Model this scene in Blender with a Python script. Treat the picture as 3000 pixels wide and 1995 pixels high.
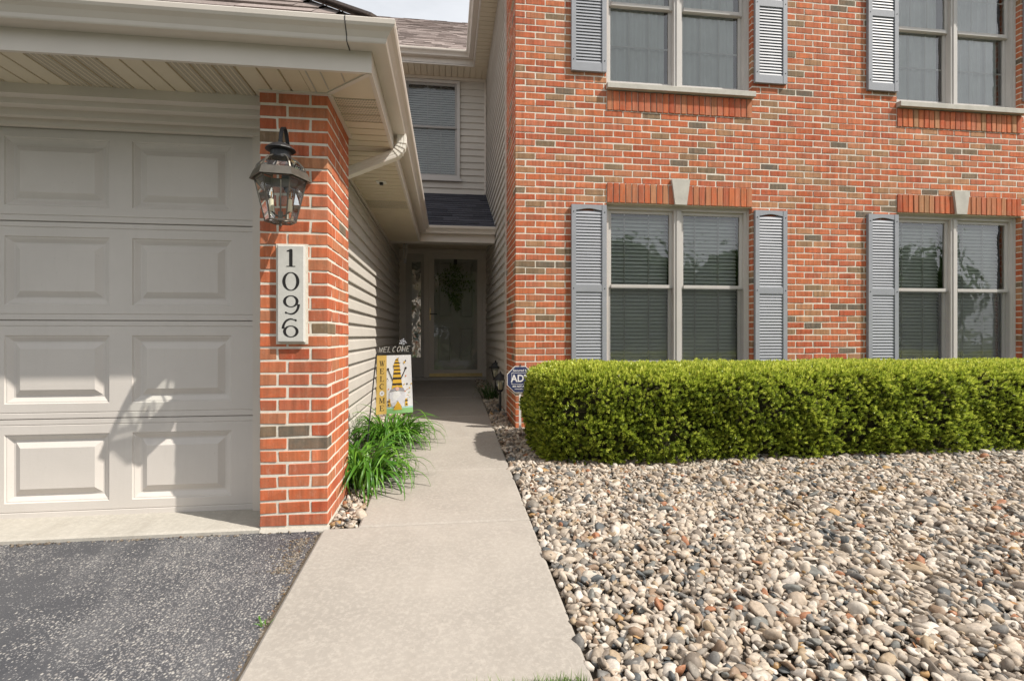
import bpy, bmesh, math, random
import numpy as np
from mathutils import Matrix, Vector

random.seed(7)
rng = np.random.default_rng(11)
for o in list(bpy.data.objects):
    bpy.data.objects.remove(o)
scene = bpy.context.scene
COL = scene.collection

# ------------------------------------------------------------------ camera
H = 1.175                       # camera height, metres
PSI = math.radians(7.22)        # the lens points a little right of the house's depth axis
FPX = 1500.0                    # focal length in photo pixels (3000 wide)
CS, SN = math.cos(PSI), math.sin(PSI)
cam_d = bpy.data.cameras.new('camera')
cam_d.sensor_width = 36.0
cam_d.lens = 36.0 * FPX / 3000.0
cam_d.shift_y = -12.5 / 3000.0
cam_d.clip_start = 0.05
cam_d.clip_end = 2000.0
cam = bpy.data.objects.new('camera', cam_d)
cam.location = (0, 0, H)
cam.rotation_euler = (math.radians(90), 0, -PSI)
COL.objects.link(cam)
scene.camera = cam

# ------------------------------------------------------------------ light
SUN_TO = Vector((-0.74, 0.43, -1.0)).normalized()      # the way the light travels
elev = math.asin(-SUN_TO.z)
azim = math.atan2(-SUN_TO.x, -SUN_TO.y)                # from +Y towards +X
world = bpy.data.worlds.new('World')
scene.world = world
world.use_nodes = True
wn, wl = world.node_tree.nodes, world.node_tree.links
wn.clear()
sky = wn.new('ShaderNodeTexSky')
sky.sky_type = 'NISHITA'
sky.sun_disc = False
sky.sun_elevation = elev
sky.sun_rotation = azim
sky.air_density = 1.0
sky.dust_density = 2.0
hsv = wn.new('ShaderNodeHueSaturation')
hsv.inputs['Saturation'].default_value = 0.28
tcw = wn.new('ShaderNodeTexCoord')
mpw = wn.new('ShaderNodeMapping')
mpw.inputs['Scale'].default_value = (1.0, 1.0, 2.4)
nzw = wn.new('ShaderNodeTexNoise')
nzw.inputs['Scale'].default_value = 3.2
nzw.inputs['Detail'].default_value = 8.0
nzw.inputs['Roughness'].default_value = 0.58
crw = wn.new('ShaderNodeValToRGB')
crw.color_ramp.elements[0].position = 0.30
crw.color_ramp.elements[0].color = (.55, .55, .55, 1)
crw.color_ramp.elements[1].position = 0.68
mxw = wn.new('ShaderNodeMixRGB')
mxw.inputs['Color2'].default_value = (4.95, 5.08, 5.28, 1)      # thin bright cloud
bgw = wn.new('ShaderNodeBackground')
bgw.inputs['Strength'].default_value = 0.146
outw = wn.new('ShaderNodeOutputWorld')
wl.new(sky.outputs[0], hsv.inputs['Color'])
wl.new(hsv.outputs[0], mxw.inputs['Color1'])
wl.new(tcw.outputs['Generated'], mpw.inputs['Vector'])
wl.new(mpw.outputs[0], nzw.inputs['Vector'])
wl.new(nzw.outputs['Fac'], crw.inputs['Fac'])
wl.new(crw.outputs[0], mxw.inputs['Fac'])
wl.new(mxw.outputs[0], bgw.inputs['Color'])
wl.new(bgw.outputs[0], outw.inputs['Surface'])

sun_d = bpy.data.lights.new('sun', 'SUN')
sun_d.energy = 4.4
sun_d.angle = math.radians(0.5)
sun_d.color = (1.0, 0.94, 0.85)
sun = bpy.data.objects.new('sun', sun_d)
sun.rotation_euler = SUN_TO.to_track_quat('-Z', 'Y').to_euler()
sun.location = (6, -6, 12)
COL.objects.link(sun)

scene.view_settings.view_transform = 'Standard'
scene.view_settings.look = 'None'
scene.view_settings.gamma = 1.0
scene.view_settings.use_curve_mapping = False
scene.view_settings.exposure = 0.46
scene.render.engine = 'CYCLES'
scene.cycles.max_bounces = 8
scene.cycles.transparent_max_bounces = 12

# ------------------------------------------------------------------ helpers
def ray(u, v=985.0):
    xc = (u - 1500.0) / FPX
    return xc * CS + SN, CS - xc * SN, (985.0 - v) / FPX

def XU(u, Y):                     # photo column -> x on the plane y = Y
    dx, dy, _ = ray(u)
    return dx / dy * Y

def ZV(u, v, Y):                  # photo point -> height on the plane y = Y
    dx, dy, dz = ray(u, v)
    return dz / dy * Y + H

def gz(y):                        # the ground rises gently towards the house
    return 0.05 * y

def tag(o, label=None, cat=None, group=None, kind=None):
    if label: o['label'] = label
    if cat: o['category'] = cat
    if group: o['group'] = group
    if kind: o['kind'] = kind
    return o

def empty(name, loc, label=None, cat=None, group=None):
    o = bpy.data.objects.new(name, None)
    o.empty_display_size = 0.1
    o.location = loc
    COL.objects.link(o)
    return tag(o, label, cat, group)

def put(o, parent=None):
    COL.objects.link(o)
    if parent is not None:
        o.parent = parent
        o.matrix_parent_inverse = Matrix.Translation(-world_loc(parent))
    return o

def world_loc(o):
    v = Vector((0, 0, 0))
    if o.parent is None:
        return Vector(o.location)
    # every parent here is un-rotated, so inverse translations cancel out
    return Vector(o.location)

class MB:
    def __init__(self):
        self.v, self.f, self.mi = [], [], []
        self.cur = 0
    def add(self, vs, fs):
        n = len(self.v)
        self.v.extend([tuple(p) for p in vs])
        self.f.extend([tuple(i + n for i in f) for f in fs])
        self.mi.extend([self.cur] * len(fs))
        return self
    def box(self, x0, x1, y0, y1, z0, z1):
        vs = [(x0,y0,z0),(x1,y0,z0),(x1,y1,z0),(x0,y1,z0),(x0,y0,z1),(x1,y0,z1),(x1,y1,z1),(x0,y1,z1)]
        return self.add(vs, [(0,3,2,1),(4,5,6,7),(0,1,5,4),(1,2,6,5),(2,3,7,6),(3,0,4,7)])
    def quad(self, a, b, c, d):
        return self.add([a, b, c, d], [(0,1,2,3)])
    def bar(self, a, b, w, d=None, up=(0,0,1)):
        a, b = Vector(a), Vector(b)
        d = w if d is None else d
        t = (b - a).normalized()
        u = Vector(up)
        if abs(t.dot(u)) > 0.95: u = Vector((0,1,0))
        s = t.cross(u).normalized(); q = s.cross(t)
        vs = []
        for p in (a, b):
            for (i, j) in ((-1,-1),(1,-1),(1,1),(-1,1)):
                vs.append(p + s*(w/2*i) + q*(d/2*j))
        return self.add(vs, [(3,2,1,0),(4,5,6,7),(0,1,5,4),(1,2,6,5),(2,3,7,6),(3,0,4,7)])
    def tube(self, pts, r, n=8, cap=True):
        pts = [Vector(p) for p in pts]
        rs = r if isinstance(r, (list, tuple)) else [r]*len(pts)
        vs, fs = [], []
        prev = None
        for i, p in enumerate(pts):
            t = (pts[min(i+1, len(pts)-1)] - pts[max(i-1, 0)])
            t = t.normalized() if t.length > 1e-9 else Vector((0,0,1))
            if prev is None:
                ref = Vector((0,0,1)) if abs(t.z) < 0.9 else Vector((1,0,0))
                s = t.cross(ref).normalized()
            else:
                s = (prev - t*prev.dot(t)).normalized()
            prev = s
            q = t.cross(s)
            for k in range(n):
                a = 2*math.pi*k/n
                vs.append(p + (s*math.cos(a) + q*math.sin(a))*rs[i])
        for i in range(len(pts)-1):
            for k in range(n):
                k2 = (k+1) % n
                fs.append((i*n+k, i*n+k2, (i+1)*n+k2, (i+1)*n+k))
        if cap:
            fs.append(tuple(range(n-1, -1, -1)))
            fs.append(tuple((len(pts)-1)*n + k for k in range(n)))
        return self.add(vs, fs)
    def lathe(self, c, prof, n=16, a0=0.0):
        c = Vector(c); vs, fs = [], []
        for (r, z) in prof:
            for k in range(n):
                a = a0 + 2*math.pi*k/n
                vs.append(c + Vector((r*math.cos(a), r*math.sin(a), z)))
        m = len(prof)
        for i in range(m-1):
            for k in range(n):
                k2 = (k+1) % n
                fs.append((i*n+k, i*n+k2, (i+1)*n+k2, (i+1)*n+k))
        fs.append(tuple(range(n-1, -1, -1)))
        fs.append(tuple((m-1)*n + k for k in range(n)))
        return self.add(vs, fs)
    def prism(self, poly, h0, h1, fn):
        """poly: 2-D outline; fn(a, b, h) -> point"""
        n = len(poly)
        vs = [fn(a, b, h0) for a, b in poly] + [fn(a, b, h1) for a, b in poly]
        fs = [tuple(range(n-1, -1, -1)), tuple(range(n, 2*n))]
        for k in range(n):
            k2 = (k+1) % n
            fs.append((k, k2, n+k2, n+k))
        return self.add(vs, fs)
    def mesh(self, name, mats, smooth=False, fix=True):
        me = bpy.data.meshes.new(name)
        me.from_pydata(self.v, [], self.f)
        for m in (mats if isinstance(mats, (list, tuple)) else [mats]):
            me.materials.append(m)
        if any(self.mi):
            me.polygons.foreach_set('material_index', self.mi)
        if fix:
            bm = bmesh.new(); bm.from_mesh(me)
            bmesh.ops.recalc_face_normals(bm, faces=bm.faces)
            bm.to_mesh(me); bm.free()
        if smooth:
            me.polygons.foreach_set('use_smooth', [True]*len(me.polygons))
        me.update()
        return me
    def build(self, name, mats, parent=None, smooth=False, kind=None, label=None, cat=None, group=None, fix=True):
        o = bpy.data.objects.new(name, self.mesh(name, mats, smooth, fix))
        put(o, parent)
        return tag(o, label, cat, group, kind)

def big_mesh(name, V, F, mat, smooth=False, attr=None):
    """V (n,3) float, F (m,k) int, all faces with k corners"""
    me = bpy.data.meshes.new(name)
    n, (m, k) = len(V), F.shape
    me.vertices.add(n); me.vertices.foreach_set('co', V.astype(np.float32).ravel())
    me.loops.add(m*k); me.loops.foreach_set('vertex_index', F.astype(np.int32).ravel())
    me.polygons.add(m)
    me.polygons.foreach_set('loop_start', np.arange(0, m*k, k, dtype=np.int32))
    me.polygons.foreach_set('loop_total', np.full(m, k, dtype=np.int32))
    if smooth: me.polygons.foreach_set('use_smooth', np.ones(m, dtype=bool))
    if attr is not None:
        at = me.attributes.new('tone', 'FLOAT', 'POINT')
        at.data.foreach_set('value', attr.astype(np.float32))
    me.materials.append(mat)
    me.update(); me.validate()
    return me

# ------------------------------------------------------------------ materials
class NT:
    def __init__(self, name):
        self.m = bpy.data.materials.new(name); self.m.use_nodes = True
        self.t = self.m.node_tree; self.n = self.t.nodes; self.l = self.t.links
        self.n.clear()
        self.out = self.n.new('ShaderNodeOutputMaterial')
    def node(self, typ, **kw):
        nd = self.n.new(typ)
        for k, v in kw.items():
            if k in nd.inputs: nd.inputs[k].default_value = v
            else: setattr(nd, k, v)
        return nd
    def link(self, a, b): self.l.new(a, b)
    def pos(self, scale=(1,1,1)):
        g = self.node('ShaderNodeNewGeometry')
        mp = self.node('ShaderNodeMapping'); mp.inputs['Scale'].default_value = scale
        self.link(g.outputs['Position'], mp.inputs['Vector'])
        return mp.outputs[0]
    def noise(self, vec, scale, detail=4, rough=0.55):
        nz = self.node('ShaderNodeTexNoise', Scale=scale, Detail=detail, Roughness=rough)
        self.link(vec, nz.inputs['Vector'])
        return nz.outputs['Fac']
    def ramp(self, fac, stops, interp='LINEAR'):
        r = self.node('ShaderNodeValToRGB'); cr = r.color_ramp
        cr.interpolation = interp
        while len(cr.elements) < len(stops): cr.elements.new(0.5)
        for e, (p, c) in zip(cr.elements, stops):
            e.position = p; e.color = (*c, 1) if len(c) == 3 else c
        self.link(fac, r.inputs['Fac'])
        return r.outputs[0]
    def mix(self, fac, a, b, mode='MIX'):
        mx = self.node('ShaderNodeMixRGB', blend_type=mode)
        for s, val in (('Fac', fac), ('Color1', a), ('Color2', b)):
            if hasattr(val, 'is_linked') or isinstance(val, bpy.types.NodeSocket): self.link(val, mx.inputs[s])
            elif isinstance(val, (int, float)): mx.inputs[s].default_value = val
            else: mx.inputs[s].default_value = (*val, 1)
        return mx.outputs[0]
    def bsdf(self, col, rough=0.7, spec=0.3, bump=None, bstr=0.3, bdist=0.01, metal=0.0):
        b = self.node('ShaderNodeBsdfPrincipled')
        if isinstance(col, bpy.types.NodeSocket): self.link(col, b.inputs['Base Color'])
        else: b.inputs['Base Color'].default_value = (*col, 1)
        if isinstance(rough, bpy.types.NodeSocket): self.link(rough, b.inputs['Roughness'])
        else: b.inputs['Roughness'].default_value = rough
        b.inputs['Specular IOR Level'].default_value = spec
        b.inputs['Metallic'].default_value = metal
        if bump is not None:
            bp = self.node('ShaderNodeBump', Strength=bstr, Distance=bdist)
            self.link(bump, bp.inputs['Height'])
            self.link(bp.outputs[0], b.inputs['Normal'])
        return b.outputs[0]
    def done(self, sh):
        self.link(sh, self.out.inputs['Surface']); return self.m

def g3(v): return (v, v, v)

def mat_simple(name, col, rough=0.6, spec=0.3, var=0.08, scale=6.0, bump=0.05, bscale=180.0, metal=0.0):
    t = NT(name); p = t.pos()
    n = t.noise(p, scale, 6, 0.6)
    c = t.ramp(n, [(0.3, tuple(x*(1-var) for x in col)), (0.7, tuple(min(1, x*(1+var)) for x in col))])
    return t.done(t.bsdf(c, rough, spec, t.noise(p, bscale, 3), bump, 0.002, metal))

def mat_brick():
    t = NT('fired_clay_brick'); p = t.pos()
    a = t.node('ShaderNodeAttribute', attribute_name='tone')
    tone = a.outputs['Fac']
    base = t.ramp(tone, [(0.00, (.47,.105,.040)), (0.16, (.52,.140,.060)), (0.28, (.40,.078,.034)), (0.40, (.50,.165,.090)),
                         (0.52, (.54,.150,.058)), (0.62, (.39,.100,.052)), (0.72, (.46,.180,.090)), (0.80, (.41,.205,.105)), (0.88, (.32,.180,.095)),
                         (0.93, (.21,.150,.090)), (0.97, (.145,.125,.092)), (1.0, (.105,.096,.080))])
    n1 = t.noise(t.pos((1,1,1)), 15, 6, 0.7)
    c = t.mix(t.ramp(n1, [(0.35, g3(0)), (0.72, g3(0.85))]), base, t.mix(0.6, base, (.30,.17,.10)))
    n2 = t.noise(t.pos((1,1,.35)), 60, 4, 0.7)
    c = t.mix(t.ramp(n2, [(0.56, g3(0)), (0.72, g3(0.16))]), c, (.62,.50,.42))
    vb_ = t.noise(t.pos((7,7,.5)), 5, 4, 0.6)
    c = t.mix(0.8, c, t.ramp(vb_, [(0.32, g3(.70)), (0.5, g3(1.0)), (0.70, g3(1.28))]), 'MULTIPLY')
    n3 = t.noise(p, 1.1, 4, 0.6)
    c = t.mix(0.35, c, t.ramp(n3, [(0.3, g3(.72)), (0.7, g3(1.15))]), 'MULTIPLY')
    sp = t.noise(p, 130, 2, 0.5)
    c = t.mix(t.ramp(sp, [(0.70, g3(0)), (0.76, g3(.6))]), c, (.10,.06,.04))
    b = t.noise(p, 95, 5, 0.7)
    return t.done(t.bsdf(c, 0.88, 0.2, b, 0.35, 0.004))

def mat_mortar():
    t = NT('pale_mortar'); p = t.pos()
    n = t.noise(p, 40, 5, 0.7); n2 = t.noise(p, 1.7, 4)
    c = t.ramp(n, [(0.3, (.58,.53,.45)), (0.7, (.74,.69,.60))])
    c = t.mix(t.ramp(n2, [(0.4, g3(0)), (0.75, g3(.35))]), c, (.52,.47,.40))
    return t.done(t.bsdf(c, 0.95, 0.1, t.noise(p, 160, 4, 0.7), 0.4, 0.003))

def mat_concrete(name, base, dirt=0.0):
    t = NT(name); p = t.pos()
    n = t.noise(p, 2.2, 6, 0.65); n2 = t.noise(p, 95, 3, 0.6); n3 = t.noise(p, 48, 6, 0.75)
    c = t.ramp(n, [(0.25, tuple(x*.84 for x in base)), (0.75, tuple(x*1.08 for x in base))])
    c = t.mix(t.ramp(n3, [(0.47, g3(0)), (0.62, g3(.7))]), c, tuple(x*1.20 for x in base))
    c = t.mix(t.ramp(n2, [(0.62, g3(0)), (0.75, g3(.5))]), c, tuple(x*.62 for x in base))
    w = t.noise(t.pos((1, .25, 1)), 7, 5, 0.7)
    c = t.mix(t.ramp(w, [(0.5, g3(0)), (0.8, g3(.3+dirt))]), c, tuple(x*.72 for x in (base[0]*1.0, base[1]*.97, base[2]*.93)))
    return t.done(t.bsdf(c, 0.85, 0.25, t.mix(0.5, n2, n3), 0.25, 0.004))

def mat_asphalt():
    t = NT('worn_sealed_asphalt'); p = t.pos()
    n = t.noise(p, 1.6, 5, 0.6)
    c = t.ramp(n, [(0.3, (.042,.044,.052)), (0.7, (.085,.085,.090))])
    warp = t.pos((1.0, .8, 1))
    def specks(scale, r0, r1, thr, seed):
        mp = t.node('ShaderNodeMapping'); mp.inputs['Location'].default_value = (seed, seed*1.7, 0); t.link(warp, mp.inputs['Vector'])
        vo = t.node('ShaderNodeTexVoronoi', Scale=scale); t.link(mp.outputs[0], vo.inputs['Vector'])
        d = t.ramp(vo.outputs['Distance'], [(r0, g3(1)), (r1, g3(0))])
        pk = t.node('ShaderNodeSeparateColor'); t.link(vo.outputs['Color'], pk.inputs[0])
        patch = t.ramp(t.noise(p, 1.25, 6, 0.66), [(0.40, g3(0)), (0.62, g3(1))])
        ad = t.node('ShaderNodeMath', operation='ADD'); t.link(pk.outputs[0], ad.inputs[0]); t.link(patch, ad.inputs[1])
        gt = t.node('ShaderNodeMath', operation='GREATER_THAN'); t.link(ad.outputs[0], gt.inputs[0]); gt.inputs[1].default_value = thr
        mm_ = t.node('ShaderNodeMath', operation='MULTIPLY'); t.link(d, mm_.inputs[0]); t.link(gt.outputs[0], mm_.inputs[1])
        return mm_, pk
    mm, pick = specks(84.0, .26, .46, 1.17, 0.0)
    m2, pk2 = specks(165.0, .28, .5, 1.0, 3.3)
    stone = t.mix(pick.outputs[1], (.40,.38,.35), (.20,.185,.18))
    c = t.mix(m2.outputs[0], c, t.mix(pk2.outputs[1], (.30,.29,.28), (.16,.155,.16)))
    c = t.mix(mm.outputs[0], c, stone)
    sc = t.noise(t.pos((1.0, .35, 1)), 3.2, 6, 0.7)
    c = t.mix(t.ramp(sc, [(0.52, g3(0)), (0.78, g3(.42))]), c, (.20,.195,.195))
    vb = t.noise(p, 120, 4, 0.7)
    return t.done(t.bsdf(c, 0.62, 0.45, t.mix(0.6, vb, mm.outputs[0]), 0.6, 0.006))

def mat_pebble(name='river_pebbles', k=(.74,.70,.665)):
    t = NT(name); g = t.node('ShaderNodeNewGeometry'); p = t.pos()
    r = g.outputs['Random Per Island']
    c = t.ramp(r, [(0.0, (.58,.52,.44)), (.10, (.38,.33,.27)), (.17, (.68,.64,.57)), (.25, (.26,.225,.19)), (.31, (.54,.46,.37)), (.39, (.20,.20,.195)),
                   (.44, (.60,.55,.48)), (.52, (.30,.28,.25)), (.58, (.64,.57,.48)), (.66, (.34,.25,.18)), (.71, (.48,.43,.37)), (.78, (.125,.14,.15)),
                   (.815, (.74,.70,.64)), (.875, (.46,.37,.26)), (.925, (.22,.23,.22)), (.95, (.42,.20,.11)), (.966, (.48,.31,.14)), (.98, (.58,.52,.45))], 'CONSTANT')
    n = t.noise(p, 70, 5, 0.7)
    c = t.mix(1.0, c, k, 'MULTIPLY')
    c = t.mix(0.6, c, t.ramp(n, [(0.28, g3(.45)), (0.72, g3(1.30))]), 'MULTIPLY')
    band = t.noise(t.pos((1, 1, 3)), 45, 3, 0.5)
    c = t.mix(t.ramp(band, [(0.62, g3(0)), (0.7, g3(.30))]), c, (.60,.55,.48))
    return t.done(t.bsdf(c, 0.66, 0.35, n, 0.25, 0.003))

def mat_leaf(name, stops, trans=0.35, rough=0.5):
    t = NT(name); g = t.node('ShaderNodeNewGeometry')
    c = t.ramp(g.outputs['Random Per Island'], stops)
    b = t.bsdf(c, rough, 0.35)
    tr = t.node('ShaderNodeBsdfTranslucent'); t.link(c, tr.inputs['Color'])
    mx = t.node('ShaderNodeMixShader'); mx.inputs[0].default_value = trans
    t.link(b, mx.inputs[1]); t.link(tr.outputs[0], mx.inputs[2])
    return t.done(mx.outputs[0])

def mat_leaf_tone(name, stops, trans=0.35, rough=0.5):
    t = NT(name); g = t.node('ShaderNodeAttribute', attribute_name='tone')
    c = t.ramp(g.outputs['Fac'], stops)
    b = t.bsdf(c, rough, 0.4)
    tr = t.node('ShaderNodeBsdfTranslucent'); t.link(c, tr.inputs['Color'])
    mx = t.node('ShaderNodeMixShader'); mx.inputs[0].default_value = trans
    t.link(b, mx.inputs[1]); t.link(tr.outputs[0], mx.inputs[2])
    return t.done(mx.outputs[0])

def mat_obj_leaf(name, a, b_, trans=0.3):
    t = NT(name); oi = t.node('ShaderNodeObjectInfo')
    c = t.mix(oi.outputs['Random'], a, b_)
    n = t.noise(t.pos((30, 30, 4)), 6, 3)
    c = t.mix(0.3, c, t.ramp(n, [(0.3, g3(.75)), (0.7, g3(1.2))]), 'MULTIPLY')
    b = t.bsdf(c, 0.38, 0.45)
    tr = t.node('ShaderNodeBsdfTranslucent'); t.link(c, tr.inputs['Color'])
    mx = t.node('ShaderNodeMixShader'); mx.inputs[0].default_value = trans
    t.link(b, mx.inputs[1]); t.link(tr.outputs[0], mx.inputs[2])
    return t.done(mx.outputs[0])

def mat_glass(name, tint=(1,1,1), refl=1.0, ior=1.5, rough=0.0, wavy=0.0):
    t = NT(name)
    fr = t.node('ShaderNodeFresnel'); fr.inputs['IOR'].default_value = ior
    ml = t.node('ShaderNodeMath', operation='MULTIPLY', use_clamp=True); t.link(fr.outputs[0], ml.inputs[0]); ml.inputs[1].default_value = refl
    tr = t.node('ShaderNodeBsdfTransparent'); tr.inputs['Color'].default_value = (*tint, 1)
    gl = t.node('ShaderNodeBsdfGlossy'); gl.inputs['Roughness'].default_value = rough
    gl.inputs['Color'].default_value = (1, 1, 1, 1)
    if wavy:
        bp = t.node('ShaderNodeBump', Strength=0.5, Distance=wavy)
        t.link(t.noise(t.pos(), 4.5, 2, 0.5), bp.inputs['Height']); t.link(bp.outputs[0], gl.inputs['Normal'])
    mx = t.node('ShaderNodeMixShader')
    t.link(ml.outputs[0], mx.inputs[0]); t.link(tr.outputs[0], mx.inputs[1]); t.link(gl.outputs[0], mx.inputs[2])
    return t.done(mx.outputs[0])

def mat_screen():
    t = NT('insect_screen')
    tr = t.node('ShaderNodeBsdfTransparent')
    df = t.node('ShaderNodeBsdfDiffuse'); df.inputs['Color'].default_value = (.10,.105,.11,1)
    mx = t.node('ShaderNodeMixShader'); mx.inputs[0].default_value = 0.22
    t.link(tr.outputs[0], mx.inputs[1]); t.link(df.outputs[0], mx.inputs[2])
    return t.done(mx.outputs[0])

def mat_shingle(name, a, b_):
    t = NT(name); p = t.pos()
    at = t.node('ShaderNodeAttribute', attribute_name='tone')
    c = t.mix(at.outputs['Fac'], a, b_)
    n = t.noise(p, 55, 4, 0.7)
    c = t.mix(0.7, c, t.ramp(n, [(0.3, g3(.6)), (0.7, g3(1.35))]), 'MULTIPLY')
    return t.done(t.bsdf(c, 0.95, 0.15, t.noise(p, 220, 3), 0.5, 0.004))

def mat_vent(name, base, axis):
    t = NT(name); g = t.node('ShaderNodeNewGeometry')
    sep = t.node('ShaderNodeSeparateXYZ'); t.link(g.outputs['Position'], sep.inputs[0])
    def cell(sock, period, width):
        d = t.node('ShaderNodeMath', operation='DIVIDE'); t.link(sock, d.inputs[0]); d.inputs[1].default_value = period
        f = t.node('ShaderNodeMath', operation='FRACT'); t.link(d.outputs[0], f.inputs[0])
        l = t.node('ShaderNodeMath', operation='LESS_THAN'); t.link(f.outputs[0], l.inputs[0]); l.inputs[1].default_value = width
        return l.outputs[0]
    a, b_ = (sep.outputs[0], sep.outputs[1]) if axis == 'x' else (sep.outputs[1], sep.outputs[0])
    m = t.node('ShaderNodeMath', operation='MULTIPLY')
    t.link(cell(b_, 0.0085, 0.38), m.inputs[0]); t.link(cell(a, 0.0254, 0.72), m.inputs[1])
    c = t.mix(m.outputs[0], base, (.05,.045,.04))
    return t.done(t.bsdf(c, 0.45, 0.35))

M = {}
M['brick'] = mat_brick()
M['mortar'] = mat_mortar()
TAN = (.60,.545,.485)
M['trim'] = mat_simple('tan_aluminium_trim', TAN, 0.38, 0.45, 0.05, 3.0, 0.03, 60)
M['soffit'] = mat_simple('tan_vinyl_soffit', (.60,.525,.40), 0.42, 0.4, 0.04, 4, 0.03, 60)
M['vent_x'] = mat_vent('vented_soffit_front', (.60,.525,.40), 'x')
M['vent_y'] = mat_vent('vented_soffit_side', (.60,.525,.40), 'y')
M['siding'] = mat_simple('taupe_vinyl_siding', (.52,.485,.435), 0.5, 0.35, 0.05, 2.5, 0.06, 90)
def mat_garage():
    t = NT('taupe_steel_door'); p = t.pos()
    base = (.585,.545,.505)
    n = t.noise(p, 1.6, 6, 0.65)
    c = t.ramp(n, [(0.3, tuple(x*.94 for x in base)), (0.7, tuple(x*1.05 for x in base))])
    drip = t.noise(t.pos((9, 1, .9)), 3.0, 6, 0.7)
    c = t.mix(t.ramp(drip, [(0.55, g3(0)), (0.8, g3(.12))]), c, (.38,.35,.31))
    sp = t.noise(p, 75, 3, 0.6)
    c = t.mix(t.ramp(sp, [(0.66, g3(0)), (0.74, g3(.22))]), c, (.30,.27,.23))
    grain = t.noise(t.pos((1, 1, 14)), 26, 5, 0.7)
    return t.done(t.bsdf(c, t.ramp(drip, [(0.3, g3(.42)), (0.7, g3(.6))]), 0.35, grain, 0.22, 0.003))
M['garage'] = mat_garage()
M['garage_plain'] = mat_simple('taupe_steel_door', (.585,.545,.505), 0.48, 0.35, 0.04, 2.0, 0.10, 130)
M['frame'] = mat_simple('clay_window_frame', (.50,.475,.45), 0.42, 0.4, 0.04)
M['shutter'] = mat_simple('slate_grey_shutter', (.275,.286,.312), 0.5, 0.35, 0.06, 8, 0.12, 140)
M['door'] = mat_simple('taupe_entry_door', (.40,.375,.34), 0.45, 0.4, 0.05)
M['stone'] = mat_simple('cast_limestone', (.45,.43,.385), 0.85, 0.2, 0.10, 14, 0.3, 120)
M['plaque'] = mat_simple('grey_stone_plaque', (.50,.49,.455), 0.8, 0.2, 0.07, 18, 0.25, 150)
M['walk'] = mat_concrete('broom_finished_concrete', (.33,.30,.265))
M['slab'] = mat_concrete('pale_garage_apron', (.40,.375,.33), 0.25)
M['asphalt'] = mat_asphalt()
M['pebble'] = mat_pebble()
M['crumb'] = mat_pebble('asphalt_crumbs', (.34,.31,.28))
M['soil'] = mat_simple('dark_bed_soil', (.11,.09,.07), 0.95, 0.1, 0.3, 20, 0.6, 60)
M['lawn'] = mat_simple('lawn_turf', (.07,.085,.04), 0.9, 0.15, 0.35, 9, 0.8, 90)
M['black'] = mat_simple('black_iron', (.022,.022,.024), 0.45, 0.4, 0.1, 20, 0.15, 120)
M['bronze'] = mat_simple('weathered_bronze', (.13,.115,.095), 0.36, 0.5, 0.2, 25, 0.15, 120, 0.55)
M['brass'] = mat_simple('polished_brass', (.50,.39,.20), 0.32, 0.5, 0.1, 20, 0.05, 100, 0.9)
M['white'] = mat_simple('white_plastic', (.72,.71,.68), 0.45, 0.35, 0.03)
M['cream'] = mat_simple('cream_candle_sleeve', (.72,.66,.50), 0.5, 0.3, 0.03)
M['ink'] = mat_simple('black_number_paint', (.018,.017,.016), 0.6, 0.25, 0.1)
M['blind'] = mat_simple('white_blind_slat', (.80,.80,.78), 0.5, 0.35, 0.03)
M['curtain'] = mat_simple('sheer_grey_curtain', (.62,.62,.61), 0.9, 0.1, 0.06, 5, 0.2, 60)
M['dark'] = mat_simple('dim_room', (.05,.048,.045), 0.9, 0.1, 0.1)
M['glass'] = mat_glass('window_glass', (.84,.88,.86), 2.7, wavy=.009)
M['stormglass'] = mat_glass('storm_door_glass', (.86,.88,.87), 1.7, wavy=.004)
M['lampglass'] = mat_glass('bevelled_lamp_glass', (.95,.975,.965), 0.9)
M['sideglass'] = mat_glass('leaded_sidelight_glass', (.75,.78,.76), 8.0, 1.5, 0.02, .03)
M['screen'] = mat_screen()
M['shingle'] = mat_shingle('weathered_brown_shingle', (.20,.165,.15), (.36,.30,.28))
M['shingle_dark'] = mat_shingle('charcoal_shingle', (.045,.045,.055), (.085,.085,.10))
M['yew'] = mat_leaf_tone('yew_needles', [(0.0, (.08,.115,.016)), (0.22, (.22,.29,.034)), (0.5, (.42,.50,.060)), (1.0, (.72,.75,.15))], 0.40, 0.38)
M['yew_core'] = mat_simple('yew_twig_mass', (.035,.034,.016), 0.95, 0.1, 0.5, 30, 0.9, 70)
M['bark'] = mat_simple('brown_bark', (.12,.085,.06), 0.9, 0.15, 0.3, 20, 0.8, 50)
M['lily'] = mat_obj_leaf('daylily_blade', (.045,.150,.012), (.155,.32,.032))
M['lirio'] = mat_obj_leaf('dark_grass_blade', (.035,.085,.018), (.07,.15,.03))
M['grass'] = mat_leaf('grass_blades', [(0, (.07,.14,.02)), (1, (.18,.28,.05))], 0.3)
M['tree'] = mat_leaf('tree_leaves', [(0, (.06,.11,.03)), (0.6, (.11,.19,.05)), (1, (.18,.27,.08))], 0.35)
M['swag'] = mat_leaf('swag_leaves', [(0, (.05,.10,.02)), (0.6, (.14,.20,.05)), (1, (.45,.45,.30))], 0.25)
M['entry_trim'] = mat_simple('dark_taupe_trim', (.52,.475,.42), 0.45, 0.35, 0.05)
M['spout'] = mat_simple('almond_downspout', (.74,.71,.65), 0.4, 0.4, 0.04)
M['bulb'] = mat_glass('clear_candle_bulb', (.97,.95,.9), 1.6)
M['amber'] = mat_simple('amber_filament', (.75,.35,.06), 0.4, 0.4, 0.05)
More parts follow.
